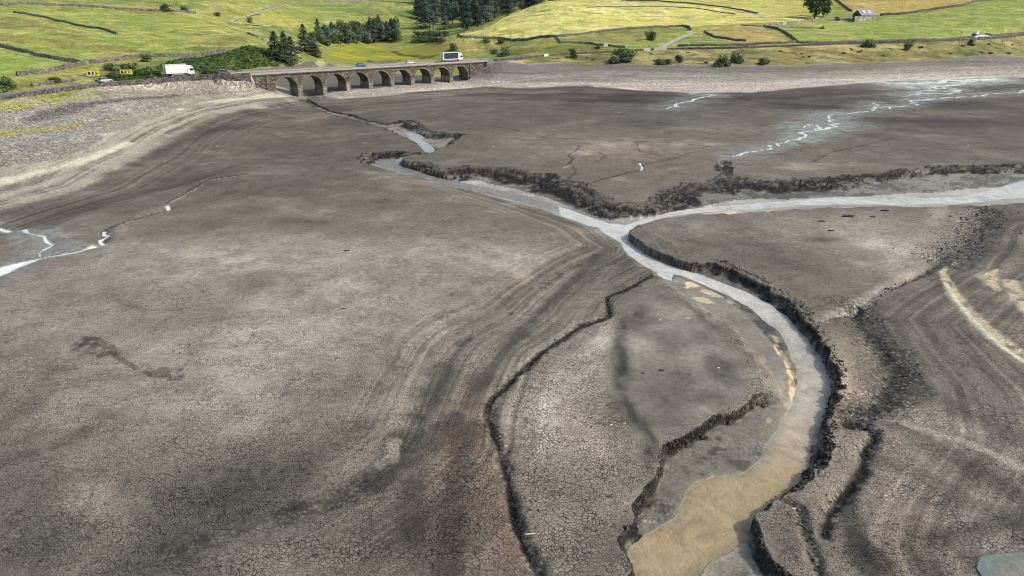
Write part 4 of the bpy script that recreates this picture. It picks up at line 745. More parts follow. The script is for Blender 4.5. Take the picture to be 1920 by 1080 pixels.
# ------------------------------------------------------------------ roads
def road_mesh(name, P, wd, mat, z=0.0, off=0.0, kind="structure", th=.3):
    P = np.asarray(P); T = np.gradient(P[:, :2], axis=0); T /= np.linalg.norm(T, axis=1)[:, None] + 1e-9; Nn = np.stack([-T[:, 1], T[:, 0]], 1)
    vs = []; fs = []
    for i in range(len(P)):
        for s_, dz in ((-1, -th), (-1, 0), (1, 0), (1, -th)):
            q = P[i, :2] + Nn[i] * (off + s_ * wd / 2); vs.append((q[0], q[1], P[i, 2] + z + dz))
    for i in range(len(P) - 1):
        for j in range(3): a = i * 4 + j; fs.append((a, a + 4, a + 5, a + 1))
    b = MB(); b.add(vs, fs); return tag(b.build(name, mat), kind=kind)
PL, PR = ROADS[0][1], ROADS[1][1]
PB = np.array([tuple(bp(t, 3.7, RZ)) for t in np.linspace(0, BL, 20)[1:-1]])
MAIN = np.concatenate([PL, PB, PR]); road_mesh("road", MAIN, 7.4, M['road'])
for nm, P, wd in ROADS[2:]: road_mesh("track", P, wd, M['track'])
for off in (-3.45, 3.45): road_mesh("edge_line", MAIN, .22, M['mark'], .012, off, th=.003)
dashes = MB(); 
def resample(P, step):
    P = np.asarray(P, float); L = np.concatenate([[0], np.cumsum(np.linalg.norm(np.diff(P[:, :2], axis=0), axis=1))]); s_ = np.arange(0, L[-1], step); return np.stack([np.interp(s_, L, P[:, k]) for k in range(P.shape[1])], 1)
RS = resample(MAIN, 1.0)
def depth_px(p): d = p[1] * CP + (H - p[2]) * SP; return 960 + F * p[0] / d, 540 + F * ((H - p[2]) * CP - p[1] * SP) / d, d
for i in range(0, len(RS) - 4, 6):
    a, b = RS[i], RS[i + 3]; t_ = b - a; t_ = t_ / np.linalg.norm(t_[:2]); nn = np.array([-t_[1], t_[0], 0]) * .09; z_ = np.array([0, 0, .013])
    dashes.add([a - nn + z_, b - nn + z_, b + nn + z_, a + nn + z_], [(0, 1, 2, 3)])
tag(dashes.build("centre_line", M['mark']), kind="structure")
def road_at(px, off=0.0, P=RS):
    pp = np.array([depth_px(p)[0] for p in P]); i = int(np.argmin(abs(pp - px))); i = min(max(i, 2), len(P) - 3)
    t_ = P[i + 2] - P[i - 2]; a = math.atan2(t_[1], t_[0]); return Vector((P[i][0] - math.sin(a) * off, P[i][1] + math.cos(a) * off, P[i][2] + .015)), a
for x0, x1, offs in ((338, 368, -1.8), (396, 424, -1.8)):
    a = [p for p in RS if x0 < depth_px(p)[0] < x1]; road_mesh("red_road_patch", np.array(a), 3.3, M['redroad'], .008, offs, th=.003)
# ------------------------------------------------------------------ viaduct
ang = math.atan2(BU.y, BU.x)
VI = empty("viaduct", (BX0, BY0, 0), ang, "long nine-arched stone viaduct carrying the road across the drained reservoir", "viaduct")
S0, S1, TOP, SPR, CR, HA = .3, 6.7, 8.0, 3.3, 7.05, 4.25
CEN = [12.8 + 10.21 * k for k in range(9)]
def arch_pts(c, grow=0, n_=18): return [(c - (HA + grow) * math.cos(math.pi * i / n_), SPR + (CR - SPR + grow) * math.sin(math.pi * i / n_)) for i in range(n_ + 1)]
def local_ground(t, s_): p = bp(t, s_, 0); return gnd(p.x, p.y)
arc = MB()
for k, c in enumerate(CEN):
    pts = [(c - 5.105, SPR)] + arch_pts(c) + [(c + 5.105, SPR)]
    if k == 0: pts[0] = (8.3, SPR)
    if k == 8: pts[-1] = (98.95, SPR)
    vs = []
    for t_, z_ in pts: vs += [(t_, S0, z_), (t_, S0, TOP), (t_, S1, z_), (t_, S1, TOP)]
    fs = []
    for i in range(len(pts) - 1):
        a = i * 4; b = a + 4; fs += [(a, b, b + 1, a + 1), (a + 2, a + 3, b + 3, b + 2), (a, a + 2, b + 2, b), (a + 1, b + 1, b + 3, a + 3)]
    arc.add(vs, fs)
arc.build("arcade", M['bridge'], VI)
for c in CEN:
    inn = arch_pts(c, -.02); out = arch_pts(c, .5); r = MB()
    for s_, e_ in ((S0 - .06, S0 + .05), (S1 - .05, S1 + .06)):
        vs = []
        for (a, b) in zip(inn, out): vs += [(a[0], s_, a[1]), (b[0], s_, b[1]), (a[0], e_, a[1]), (b[0], e_, b[1])]
        fs = []
        for i in range(len(inn) - 1):
            a = i * 4; b = a + 4; fs += [(a, b, b + 1, a + 1), (a + 2, a + 3, b + 3, b + 2), (a, a + 2, b + 2, b), (a + 1, b + 1, b + 3, a + 3)]
        r.add(vs, fs)
    r.build("arch_ring", M['ring'], VI)
for k in range(8):
    t_ = CEN[0] + 5.105 + 10.21 * k; g = min(local_ground(t_, 0), local_ground(t_, 7)) - 1.2
    m = MB(); m.add([(t_ - .98, S0 - .45, g), (t_ + .98, S0 - .45, g), (t_ + .98, S1 + .45, g), (t_ - .98, S1 + .45, g), (t_ - .84, S0 - .22, SPR - .25), (t_ + .84, S0 - .22, SPR - .25), (t_ + .84, S1 + .22, SPR - .25), (t_ - .84, S1 + .22, SPR - .25)],
                    [(0, 3, 2, 1), (4, 5, 6, 7), (0, 1, 5, 4), (1, 2, 6, 5), (2, 3, 7, 6), (3, 0, 4, 7)])
    pr = m.build("pier", M['pier'], VI); MB().box(t_ - .99, t_ + .99, S0 - .38, S1 + .38, SPR - .25, SPR + .02).build("pier_cap", M['pier'], pr)
for t0, t1, tp, g in ((-13, 8.52, 5.8, -1.5), (98.73, 122, 100.4, -1.5)):
    ab = MB().box(t0, t1, S0, S1, g, TOP).build("abutment", M['bridge'], VI); MB().box(tp - .75, tp + .75, S0 - .35, S0 + .1, g, TOP - .002).box(tp - .75, tp + .75, S1 - .1, S1 + .35, g, TOP - .002).build("pilaster", M['bridge'], ab)
MB().box(-6, 115, S0 + .05, S1 + .3, TOP, TOP + .38).box(-6, 115, -.45, 7.85, TOP + .38, TOP + .66).build("deck", M['conc'], VI)
for s_ in (-.45, 7.5):
    pa = MB().box(-6, 110, s_ + .02, s_ + .33, TOP + .66, TOP + 1.12).build("parapet", M['conc'], VI)
    rl = MB()
    for i in range(59): rl.box(-5.8 + i * 2, -5.7 + i * 2, s_ + .1, s_ + .22, TOP + 1.12, TOP + 1.85)
    rl.box(-6, 110, s_ + .1, s_ + .2, TOP + 1.8, TOP + 1.9).box(-6, 110, s_ + .12, s_ + .18, TOP + 1.45, TOP + 1.51).build("railing", M['rail'], pa)
# ------------------------------------------------------------------ dry stone walls
def wall_mesh(P, h, w_, bottom=None, seed=0, below=.5):
    """P: ground line (x, y, ztop or None); course of rubble with an uneven top"""
    rr = random.Random(seed); P = resample(P, 1.2); T = np.gradient(P[:, :2], axis=0); T /= np.linalg.norm(T, axis=1)[:, None] + 1e-9; vs = []; fs = []
    for i, p in enumerate(P):
        nx, ny = -T[i, 1], T[i, 0]; g = gnd(p[0], p[1]) if bottom is None else bottom[0](p[0], p[1]); top = (g + h if P.shape[1] < 3 else p[2]) + rr.uniform(-.12, .12); wo = rr.uniform(-.12, .12)
        for s_, z_ in ((-.62, g - below), (-.5 - wo * .3, g + (top - g) * .5), (-.36, top - .12), (0, top + rr.uniform(0, .12)), (.36, top - .12), (.5 + wo * .3, g + (top - g) * .5), (.62, g - below)):
            vs.append((p[0] + nx * (s_ * w_ + wo), p[1] + ny * (s_ * w_ + wo), z_))
    for i in range(len(P) - 1):
        for j in range(6): a = i * 7 + j; fs.append((a, a + 7, a + 8, a + 1))
    fs += [tuple(range(7))[::-1], tuple(range(len(vs) - 7, len(vs)))]
    b = MB(); b.add(vs, fs); return b
WG = "dry stone walls across the hillsides"
WALLS = [
 ([(-60,7),(0,9),(112,11),(225,18),(325,24),(370,27)], 1.5, 'dry', "long grey dry stone wall across the top of the far left hillside"),
 ([(25,23),(60,29),(95,36),(150,48),(187,56),(220,66)], 1.1, 'dry', "broken tumbledown wall slanting down the middle of the left green field"),
 ([(-60,80),(0,90),(50,99),(100,109),(155,118)], 1.6, 'dry', "dark stone wall slanting down to the corner of the lower left field"),
 ([(32,141),(60,138),(87,135),(125,127),(155,119),(190,117),(262,109),(350,106),(387,102),(430,94)], 1.6, 'dry', "winding stone wall along the foot of the left hillside above the bushes"),
 ([(465,64),(485,72),(507,76)], 1.5, 'drypale', "short pale wall at the edge of the bracken beside the left conifers"),
 ([(858,66),(862,69),(876,71),(910,72),(945,74),(1000,73),(1040,71),(1075,69),(1125,62),(1175,56),(1250,51),(1287,51),(1295,59)], 1.9, 'dry', "long dark wall along the foot of the bright yellow hillside"),
 ([(1042,71),(1048,78),(1052,82)], 1.6, 'drypale', "short pale wall stub joining two long walls below the yellow hillside"),
 ([(1052,82),(1087,82),(1125,86),(1175,89.5)], 1.4, 'dry', "low dark wall between the wall stub and the road junction"),
 ([(1320,61),(1337,70),(1375,76),(1400,78)], 1.5, 'dry', "curved wall climbing from the pale side road above the junction"),
 ([(1270,87.5),(1330,86.5),(1380,84.5),(1440,83),(1492,81),(1555,80),(1616,78.5),(1689,75.5),(1760,73),(1802,70.5),(1864,65),(1920,58.5),(2000,52)], 1.5, 'dry', "long roadside wall under the green field on the right"),
 ([(1433,51),(1459,56),(1478,66),(1492,76),(1495,80)], 1.7, 'dry', "dark wall dropping from the ruined farmyard to the road"),
 ([(1431,50),(1476,46),(1500,43.5),(1521,41.5),(1550,39),(1577,38),(1596,38)], 1.6, 'drypale', "pale wall leading to the stone barn from the left"),
 ([(1650,29),(1689,26),(1720,22),(1746,18),(1796,12),(1830,5),(1875,-2),(1930,-6)], 2.0, 'dry', "wall running up to the right from the stone barn"),
 ([(1560,-8),(1566,0),(1582,11),(1597,22)], 1.8, 'dry', "dark wall coming downhill to the back of the stone barn"),
 ([(1165,1),(1250,3),(1325,10.5),(1380,18),(1422,26.5)], 1.1, 'dry', "thin wall beside the upper track on the yellow hillside"),
 ([(1100,15),(1160,12),(1215,12),(1300,15),(1380,27)], .7, 'dry', "faint broken wall line across the middle of the yellow hillside"),
 ([(500,17),(520,11),(540,6),(600,3),(690,2),(760,5),(790,9)], 1.2, 'drypale', "pale wall beside the track on the hill beyond the bridge"),
 ([(1390,48),(1405,49),(1430,50)], 1.0, 'drypale', "low pale wall beside the patch of pink flowers"),
 ([(60,160),(100,154),(150,148)], 1.0, 'dry', "low dark wall on the field side of the road at far left")]
for i, (pts, h, mt, lb) in enumerate(WALLS):
    P = smooth_line(ats(pts), 4); o = wall_mesh(P, h * .82, .8, None, i).build("dry_stone_wall", M[mt]); tag(o, lb, "wall", WG)
# parapet walls along the road, reservoir side
def off_line(P, off, dz): 
    P = np.asarray(P); T = np.gradient(P[:, :2], axis=0); T /= np.linalg.norm(T, axis=1)[:, None] + 1e-9
    return np.stack([P[:, 0] + T[:, 1] * off, P[:, 1] - T[:, 0] * off, P[:, 2] + dz], 1)
Lw = off_line(PL, 4.9, .55); Lw = Lw[:-1]
tag(wall_mesh(Lw, 0, .9, (lambda x, y: min(gnd(x, y), RZ - 1.6),), 50, 1.2).build("roadside_wall", M['dryd']), "rough dark retaining wall between the road and the stony shore at left", "wall", "roadside walls above the reservoir")
Rw = off_line(PR, 4.7, .7)
tag(wall_mesh(Rw[4:], 0, .8, (lambda x, y: gnd(x, y) - .8,), 51, .8).build("roadside_wall", M['dryd']), "low dark wall beside the road running right from the bridge", "wall", "roadside walls above the reservoir")
# ------------------------------------------------------------------ vegetation
def cone_crown(h, r, n_, rs):
    b = MB()
    for i in range(n_):
        u = rs.random() ** .75; z_ = h * (.06 + .93 * u); rad = r * (1 - u) ** .85 * (1.0 + .25 * math.sin(u * 26)) * rs.uniform(.35, 1.08) + .06 * r
        a = rs.uniform(0, 2 * math.pi); c = Vector((math.cos(a) * rad, math.sin(a) * rad, z_)); L = rs.uniform(.5, 1.0) * (.28 + .30 * (1 - u)) * r; W_ = L * rs.uniform(.4, .7)
        d = Vector((math.cos(a), math.sin(a), rs.uniform(-.55, .05))).normalized(); s_ = d.cross(Vector((rs.uniform(-.4, .4), rs.uniform(-.4, .4), 1))).normalized()
        b.add([c - d * L * .6, c + s_ * W_ * .5 + d * L * .1, c + d * L * .7, c - s_ * W_ * .5 + d * L * .1], [(0, 1, 2, 3)])
    return b
def round_crown(h, r, n_, rs, low=.12, lobes=9):
    b = MB(); L_ = []
    for i in range(lobes):
        a = rs.uniform(0, 2 * math.pi); q = rs.uniform(.0, .62) * r; z_ = h * rs.uniform(low + (.15 if low > .1 else .05), .78 if low > .1 else .62); L_.append((Vector((math.cos(a) * q, math.sin(a) * q, z_)), rs.uniform(.35, .55) * r))
    for i in range(n_):
        c0, rr = L_[rs.randrange(lobes)]; v = Vector((rs.gauss(0, 1), rs.gauss(0, 1), rs.gauss(0, .8))).normalized(); c = c0 + v * rr * rs.uniform(.55, 1.08); c.z = max(c.z, h * low * rs.uniform(.4, 1)); c.z = min(c.z, h)
        k = r * rs.uniform(.06, .14); nn = (v + Vector((rs.uniform(-.7, .7), rs.uniform(-.7, .7), rs.uniform(-.3, .9)))).normalized(); a = nn.orthogonal().normalized(); a = Matrix.Rotation(rs.uniform(0, 6.28), 3, nn) @ a; e = nn.cross(a)
        b.add([c - a * k, c + e * k * .7, c + a * k, c - e * k * .7], [(0, 1, 2, 3)])
    return b
PROTO = {}
def proto(kind, mat, var):
    key = (kind, mat, var)
    if key in PROTO: return PROTO[key]
    rs = random.Random(hash(key) % 1000 if False else sum(map(ord, kind + mat)) + var * 17)
    t = MB()
    if kind == "conifer":
        t.tube((0, 0, -.05), (0, 0, .5), .022, .014).tube((0, 0, .5), (.005, 0, .97), .014, .003)
        for i in range(10): z_ = .15 + i * .075; a = rs.uniform(0, 6.28); t.tube((0, 0, z_), (math.cos(a) * .17 * (1.05 - z_), math.sin(a) * .17 * (1.05 - z_), z_ - .01), .006, .002, 4)
        c = cone_crown(1, .21, 1000, rs)
    else:
        t.tube((0, 0, -.08), (.01, .02, .35), .03, .02)
        for i in range(7): a = rs.uniform(0, 6.28); q = rs.uniform(.15, .3); t.tube((0, 0, rs.uniform(.1, .3)), (math.cos(a) * q, math.sin(a) * q, rs.uniform(.4, .75)), .018, .005, 4)
        c = round_crown(1, .5, 1100 if kind == "tree" else 750, rs, .14 if kind == "tree" else .02, 12)
    tm = t.build("trunk", M['bark']); cm = c.build("crown", M[mat]); PROTO[key] = (tm.data, cm.data); bpy.data.objects.remove(tm); bpy.data.objects.remove(cm); return PROTO[key]
def plant(kind, name, loc, h, w_, mat, label, cat, group=None, rs=random):
    tm, cm = proto(kind, mat, rs.randrange(4)); e = empty(name, loc, rs.uniform(0, 6.28), label, cat, group); sx = w_ / (.42 if kind == "conifer" else 1.0); e.scale = (sx, sx, h)
    for nm, me in (("trunk", tm), ("crown", cm)):
        if not me.users and False: pass
        o = bpy.data.objects.new(nm, me); col.objects.link(o); o.parent = e
    return e
def plant_px(kind, name, px, py, hpx, wpx, mat, label, cat, group=None):
    p = pin(px, py); d = depth_px(p)[2]; return plant(kind, name, p - Vector((0, 0, .15)), hpx * d / F, wpx * d / F, mat, label, cat, group)
BG = "bushes on the banks"; rs = random.Random(3)
for px, py, h, wd, mt, lb in [
 (8,166,30,52,'leafd',"large dark bush cut by the left edge of the picture above the road"),(100,152,12,26,'leafm',"low bush in rough grass at left above the road"),
 (208,128,18,30,'leafd',"rounded dark bush under the stone wall, leftmost of the thicket behind the chevron signs"),(240,137,24,46,'leafm',"widest bush of the thicket behind the chevron signs"),(218,143,15,40,'leafd',"low spreading bush just above the nearer chevron sign"),
 (274,116,18,28,'leafd',"bush standing up against the stone wall above the thicket"),(278,140,20,26,'leafm',"bush directly behind the further chevron sign"),(384,136,17,28,'leafm',"green bush just right of the white lorry's cab"),(404,133,13,20,'leafd',"small dark bush behind the grey car"),
 (312,23,17,26,'leafd',"dark roundish tree on the wall at the top left"),(346,24,12,20,'leafm',"small bush right of the dark roundish tree at top left"),(409,31,11,14,'leafd',"small tree where two pale tracks meet, left side"),(469,42,14,13,'leafd',"lone small tree beside the bend of the pale track"),
 (914,79,14,17,'leafd',"round bush on the wall, left of two below the yellow hillside"),(939,80,10,16,'leafd',"smaller bush on the wall, right of two below the yellow hillside"),(946,103,19,34,'leafm',"pale green bush above the road just past the bridge"),(928,101,12,20,'leafd',"dark low bush hugging the pale green bush past the bridge"),
 (852,94,16,20,'leafd',"dark bush on the slope just above the lorry on the bridge"),(1075,109,19,17,'leafd',"round dark bush on the road wall, right of the bridge"),(1176,117,27,46,'leafm',"largest bush on the bank below the road junction"),(1151,120,17,26,'leafd',"dark bush at the left foot of the largest bank bush"),
 (1236,120,14,24,'leafd',"bush on the bank, first right of the largest bank bush"),(1252,120,10,16,'leafm',"small bush touching the right side of its larger neighbour on the bank"),(1272,119,16,17,'leafm',"upright bush on the bank, below the pale side road"),(1222,76,19,22,'leafd',"single round bush in the grass triangle above the road"),(1121,90,8,12,'leafm',"tiny bush against the low wall left of the junction"),
 (1354,124,22,30,'leafd',"dark bush, left of the pair right of the centre of the bank"),(1378,119,24,28,'leafd',"dark bush, right of the pair right of the centre of the bank"),(1428,122,14,18,'leafd',"small bush on the shoreline right of the pair"),(1440,122,9,8,'leafm',"tiny bush at the shoreline, rightmost of the bank bushes"),
 (1628,89,16,24,'leafd',"flat round bush in the verge under the green field"),(1700,94,17,16,'leafd',"neat round bush standing alone on the right verge"),(1820,86,13,13,'leafd',"dark bush in front of the recovery lorry"),(1542,54,5,9,'leafm',"tiny bush in the green field below the barn"),
 (1568,38,7,12,'leafm',"scrubby bush on the rubble left of the barn"),(1325,120,4,10,'leafm',"very low bush left of the dark pair on the bank")]:
    g_ = 1.25 if px > 1060 else 1.1
    plant_px("bush", "bush", px, py, h * g_, wd * g_, mt, lb, "bush", BG)
plant_px("tree", "broadleaf_tree", 1527, 34, 46, 56, 'leafm', "big broad tree in the farmyard left of the stone barn", "tree")
plant_px("tree", "broadleaf_tree", 1543, 30, 38, 34, 'leafm', "lighter leaning tree at the right side of the big farmyard tree", "tree")
for px, py, h, wd, mt, lb in [(518,112,52,32,'conif',"dark conifer, tallest and leftmost of the clump above the bridge end"),(536,114,54,30,'conif',"dark conifer in the middle of the clump above the bridge end"),(548,112,44,28,'conif',"shorter conifer at the right of the clump above the bridge end"),
    (572,97,50,28,'conif',"tall narrow conifer standing apart, right of the clump"),(586,98,36,30,'conif',"bushy conifer beside the tall narrow one above the green basin"),(592,106,24,24,'conif',"low dark conifer nearest the edge of the green basin")]:
    plant_px("conifer", "conifer", px, py, h, wd * 1.15, mt, lb, "conifer", "conifers above the bridge end")
plant_px("bush", "bush", 540, 122, 22, 40, 'leafd', "dark scrub under the conifers at the water's old edge", "bush", BG)
plant_px("bush", "bush", 612, 86, 16, 26, 'leafm', "green bush between the conifers and the tree belt", "bush", BG)
rs = random.Random(11)
for i in range(44):
    px = 600 + (i % 22) * 6.9 + rs.uniform(-3, 3); row = i // 22; py = 81 - row * 7 + rs.uniform(-1.5, 1.5) - (4 if px > 700 else 0)
    if rs.random() < .32: plant_px("conifer", "conifer", px, py, rs.uniform(28, 40), rs.uniform(17, 23), 'conif2', "bluish conifer among the dark tree belt behind the green basin", "conifer", "conifers in the tree belt")
    else: plant_px("tree", "broadleaf_tree", px, py, rs.uniform(20, 32), rs.uniform(20, 28), rs.choice(['leafd', 'conif2', 'leafd']), "round dark tree in the belt behind the green basin", "tree", "broadleaf trees in the tree belt")
for i in range(8): plant_px("tree", "broadleaf_tree", 640 + i * 15 + rs.uniform(-5, 5), 68 - rs.uniform(0, 6) - i * .8, rs.uniform(18, 30), rs.uniform(18, 26), 'leafd', "dark tree rising from the back row of the tree belt", "tree", "back row trees of the tree belt")
for i in range(14):
    px = 780 + (i % 7) * 8.5 + rs.uniform(-3, 3); plant_px("bush", "bush", px, 80 - (i // 7) * 9 - rs.uniform(0, 3), rs.uniform(11, 17), rs.uniform(18, 26), rs.choice(['leafm', 'leafd']), "bush in the thicket between the slatted screen and the yellow hillside", "bush", "bushes right of the slatted screen")
k = 0
while k < 210:
    px, py = rs.uniform(782, 1060), rs.uniform(-34, 60)
    if px < 815 and py > 56 or (px < 800 and py < 0 and rs.random() < .5): continue
    lim = np.interp(px, [780, 850, 930, 1000, 1040], [64, 60, 40, 18, 4])
    if py > lim + 4: continue
    p = at(px, py, 600)
    if p.y > 1300 or p.y < 645: continue
    p.z = gnd(p.x, p.y); d = depth_px(p)[2]; k += 1
    if rs.random() < .22: plant("tree", "plantation_tree", p, rs.uniform(15, 22), rs.uniform(11, 15), 'conif2', "rounder bluish tree among the conifers of the plantation", "tree", "rounder plantation trees", rs); continue
    plant("conifer", "plantation_conifer", p, rs.uniform(17, 31), rs.uniform(9.5, 15.5), rs.choice(['conif', 'conif', 'conif2']) if px > 850 else 'conif2', "dark conifer in the dense plantation behind the yellow hillside", "conifer", "plantation conifers", rs)
HM = leafmat("heather_leaves", (.09, .055, .045), (.13, .08, .055), (.16, .13, .06))
M['heath'] = HM
for i in range(34):
    px = rs.uniform(960, 1915); py = np.interp(px, [960, 1200, 1500, 1915], [104, 106, 101, 92]) + rs.uniform(-9, 9); plant_px("bush", "heather_clump", px, py, rs.uniform(2.5, 5), rs.uniform(6, 13), rs.choice(['heath', 'heath', 'leafm']), "low brown heather clump in the straw grass of the right bank", "heather", "heather clumps on the right bank")
# bracken and scrub: leaves nobody could count
def scatter_px(polypx, n_, rs):
    P = np.array(polypx, float); out = []; x0, y0 = P.min(0); x1, y1 = P.max(0)
    W_ = ats(polypx); wx0, wy0 = W_.min(0); wx1, wy1 = W_.max(0)
    while len(out) < n_:
        a = rng.uniform(wx0, wx1, n_); b = rng.uniform(wy0, wy1, n_); sd, _ = seg_dist(W_, a.astype(np.float32), b.astype(np.float32)); out += [(x, y) for x, y, s_ in zip(a, b, sd) if s_ > 0]
    return out[:n_]
def tufts(name, polys, n_, size, mat, label, cat):
    b = MB(); rs = random.Random(n_)
    for poly in polys:
        for x, y in scatter_px(poly, n_, rs):
            z_ = gnd(x, y); k = size * rs.uniform(.5, 1.3); a = rs.uniform(0, 6.28); dx, dy = math.cos(a) * k, math.sin(a) * k; hz = rs.uniform(.2, .9) * size
            b.add([(x - dx, y - dy, z_ + rs.uniform(0, .3)), (x + dy * .5, y - dx * .5, z_ + hz * .6), (x + dx, y + dy, z_ + hz), (x - dy * .5, y + dx * .5, z_ + hz * .6)], [(0, 1, 2, 3)])
    return tag(b.build(name, mat), label, cat, None, "stuff")
tufts("bracken", [[(395,104),(430,96),(470,84),(505,92),(540,108),(520,124),(470,128),(410,131),(300,134),(290,124),(340,110)], [(180,150),(230,138),(300,134),(300,145),(200,153)]], 5200, .8, M['bracken'], "deep green bracken on the bank above the road at left", "bracken")
tufts("rough_grass", [[(1150,104),(1300,99),(1500,94),(1700,90),(1920,84),(1920,104),(1600,116),(1400,121),(1200,117)], [(940,96),(1000,90),(1100,84),(1190,90),(1060,97),(960,102)]], 2600, .45, leafmat("rough_grass", (.20, .20, .07), (.28, .25, .09), (.16, .12, .08)), "tufts of rough grass and heather on the right bank", "grass")
# ------------------------------------------------------------------ loose stones, clods
def rock(b, x, y, z_, s_, rs, flat_=.6):
    k = rs.randrange(4, 6); vs = []; sx_, sy_ = rs.uniform(.6, 1.5), rs.uniform(.6, 1.3); a0 = rs.uniform(0, 6.28)
    for i in range(k): a = a0 + i * 6.283 / k; r_ = s_ * rs.uniform(.7, 1.2); vs.append((x + math.cos(a) * r_ * sx_, y + math.sin(a) * r_ * sy_, z_ - s_ * .25))
    for i in range(k): a = a0 + i * 6.283 / k + .3; r_ = s_ * rs.uniform(.45, .85); vs.append((x + math.cos(a) * r_ * sx_, y + math.sin(a) * r_ * sy_, z_ + s_ * flat_ * rs.uniform(.6, 1.2)))
    b.add(vs, [(i, (i + 1) % k, (i + 1) % k + k, i + k) for i in range(k)] + [tuple(range(k, 2 * k))])
rs = random.Random(5); b = MB()
iy = rng.integers(0, N, 900000); sel = iy[(grav[iy] > .6) & (Y[iy] > 60) & (abs(X[iy]) < 330)]; wgt = (Y[sel] / 300) ** 1.0; sel = sel[rng.random(len(sel)) < wgt][:9000]
for i in sel: rock(b, float(X[i]) + rs.uniform(-.4, .4), float(Y[i]) + rs.uniform(-.4, .4), float(Z[i]), rs.uniform(.10, .28), rs)
tag(b.build("shore_stones", M['pebble']), "countless pale stones strewn over the bare shore", "stones", None, "stuff")
b = MB(); peat = MB(); cnt = 0
sel = rng.permutation(np.nonzero((bank > .35) & (chan < .75) & (chan > .05) & (sdW < -.4) & (Y < 220) & (np.abs(X) < 170))[0])
pr = np.clip(60.0 / Y[sel], .1, 1) ** .5
for i in sel[rng.random(len(sel)) < pr][:3600]: rock(peat, float(X[i]), float(Y[i]), float(Z[i]), rs.choice((.5, .7, 1, 1.6)) * rs.uniform(.04, .12) * (1 + float(Y[i]) / 220), rs, rs.uniform(.5, 1.3))
cl_ = smooth_line(flat([(1339,494),(1383,510),(1415,523),(1446,542),(1478,564),(1506,586),(1519,608),(1541,637),(1564,677),(1574,708),(1571,740),(1563,781),(1551,828),(1545,863),(1516,906),(1490,918),(1464,934)], -.6), 5)
for k in range(800):
    j = rs.uniform(0, len(cl_) - 1.01); q = cl_[int(j)] + (cl_[int(j) + 1] - cl_[int(j)]) * (j % 1); x, y = q[0] + rs.gauss(-.2, .38), q[1] + rs.gauss(-.1, .3); rock(peat, x, y, max(gnd(x, y), WL - .05), rs.choice((.5, .8, 1.3)) * rs.uniform(.05, .13), rs, rs.uniform(.6, 1.2))
for L_, sp_, n_ in ((LB, 2.2, 520), (L3, .8, 260), (L4, .35, 200), (L1, .28, 420), (L5, .25, 160), (L6, .3, 140)):
    P = smooth_line(ats(L_), 4); 
    for k in range(n_):
        j = rs.uniform(0, len(P) - 1.01); q = P[int(j)] + (P[int(j) + 1] - P[int(j)]) * (j % 1); x, y = q[0] + rs.gauss(0, sp_), q[1] + rs.gauss(0, sp_); rock(peat, x, y, gnd(x, y), rs.choice((.5, .8, 1.3)) * rs.uniform(.03, .09) * (1 + y / 160), rs, .8)
tag(peat.build("peat_clods", M['clod']), "black crumbling peat clods fallen along the cut banks", "clods", None, "stuff")
for px, py, s_, lb in [(1590,406,.7,"largest black clod, on the triangle below the right arm of the stream,"),(1660,396,.5,"flat black clod nearest the right arm of the stream"),(1636,407,.35,"little clod just below the flat one by the right stream arm"),(1541,415,.4,"black clod left of the largest one"),
    (1558,433,.4,"pointed clod below and left of the largest one"),(1205,700,.2,"dark clod in the dark left rim of the island"),(1240,695,.2,"dark clod near the middle of the island"),(1192,590,.18,"clod at the upper end of the island"),(1358,490,.5,"clod in the broad dark smear above the stream's cut bank"),
    (649,470,.25,"black clod alone on the pale left plain, upper"),(645,579,.15,"black clod alone on the pale left plain, lower"),(1140,760,.12,"small clod on the cracked flat left of the island"),(1421,940,.2,"black clod sticking out of the tan water")]:
    b = MB(); p = pin(px, py); rock(b, 0, 0, 0, s_, rs, .5); o = b.build("peat_clod", M['clod']); o.location = p; o.scale = (1.7, 1, .8); tag(o, lb + " on the mud", "clod", "lone clods on the mud")
for px, py, lb in [(290,253,"white stone on the streaked left shore"),(256,286,"white stone at the foot of the left shore, below another"),(216,334,"lowest white stone by the foot of the left shore"),(505,217,"white stone below the left end of the viaduct"),(407,275,"white stone midway down the brown slope at left"),
    (683,267,"white stone left of the small pool"),(738,264,"white stone closest to the small pool"),(925,275,"white stone right of the small pool"),(965,184,"white stone on the dark streaks beyond the pool"),(1160,211,"white stone on the mud short of the far right shore"),(1211,172,"white stone at the edge of the far stony shore"),
    (797,180,"white stone in front of the sixth arch"),(748,177,"white stone in front of the fifth pier"),(1238,600,"white stone at the top of the island"),(1290,597,"white stone in the dark streak on the island"),(1347,690,"white stone in the middle of the island"),(1146,797,"white stone left of the island tip, left of a pair"),(1171,794,"white stone left of the island tip, right of a pair"),
    (1660,930,"white stone on the cracked ground at lower right"),(1489,950,"white stone beside the cut bank near the bottom"),(1815,273,"white stone on the far right plain"),(1835,431,"white stone beside the clod belt at right")]:
    b = MB(); p = pin(px, py); s_ = .10 + p.y * .0006; rock(b, 0, 0, 0, s_, rs, .5); o = b.build("pale_stone", M['palest']); o.location = p; o.scale = (1.5, 1, .8); tag(o, lb, "stone", "lone white stones on the mud")
b = MB(); p = pin(995, 1001); b.tube((-.32, 0, .05), (.3, .03, .08), .05, .04, 7).tube((.1, .02, .08), (.22, .14, .12), .025, .01, 5); o = b.build("driftwood", M['palewood']); o.location = p; tag(o, "short pale piece of driftwood on the cracked mud near the bottom", "driftwood")
plant_px("bush", "yellow_weed", 294, 159, 9, 10, 'gorse', "bright yellow flowering weed growing from the retaining wall", "plant")
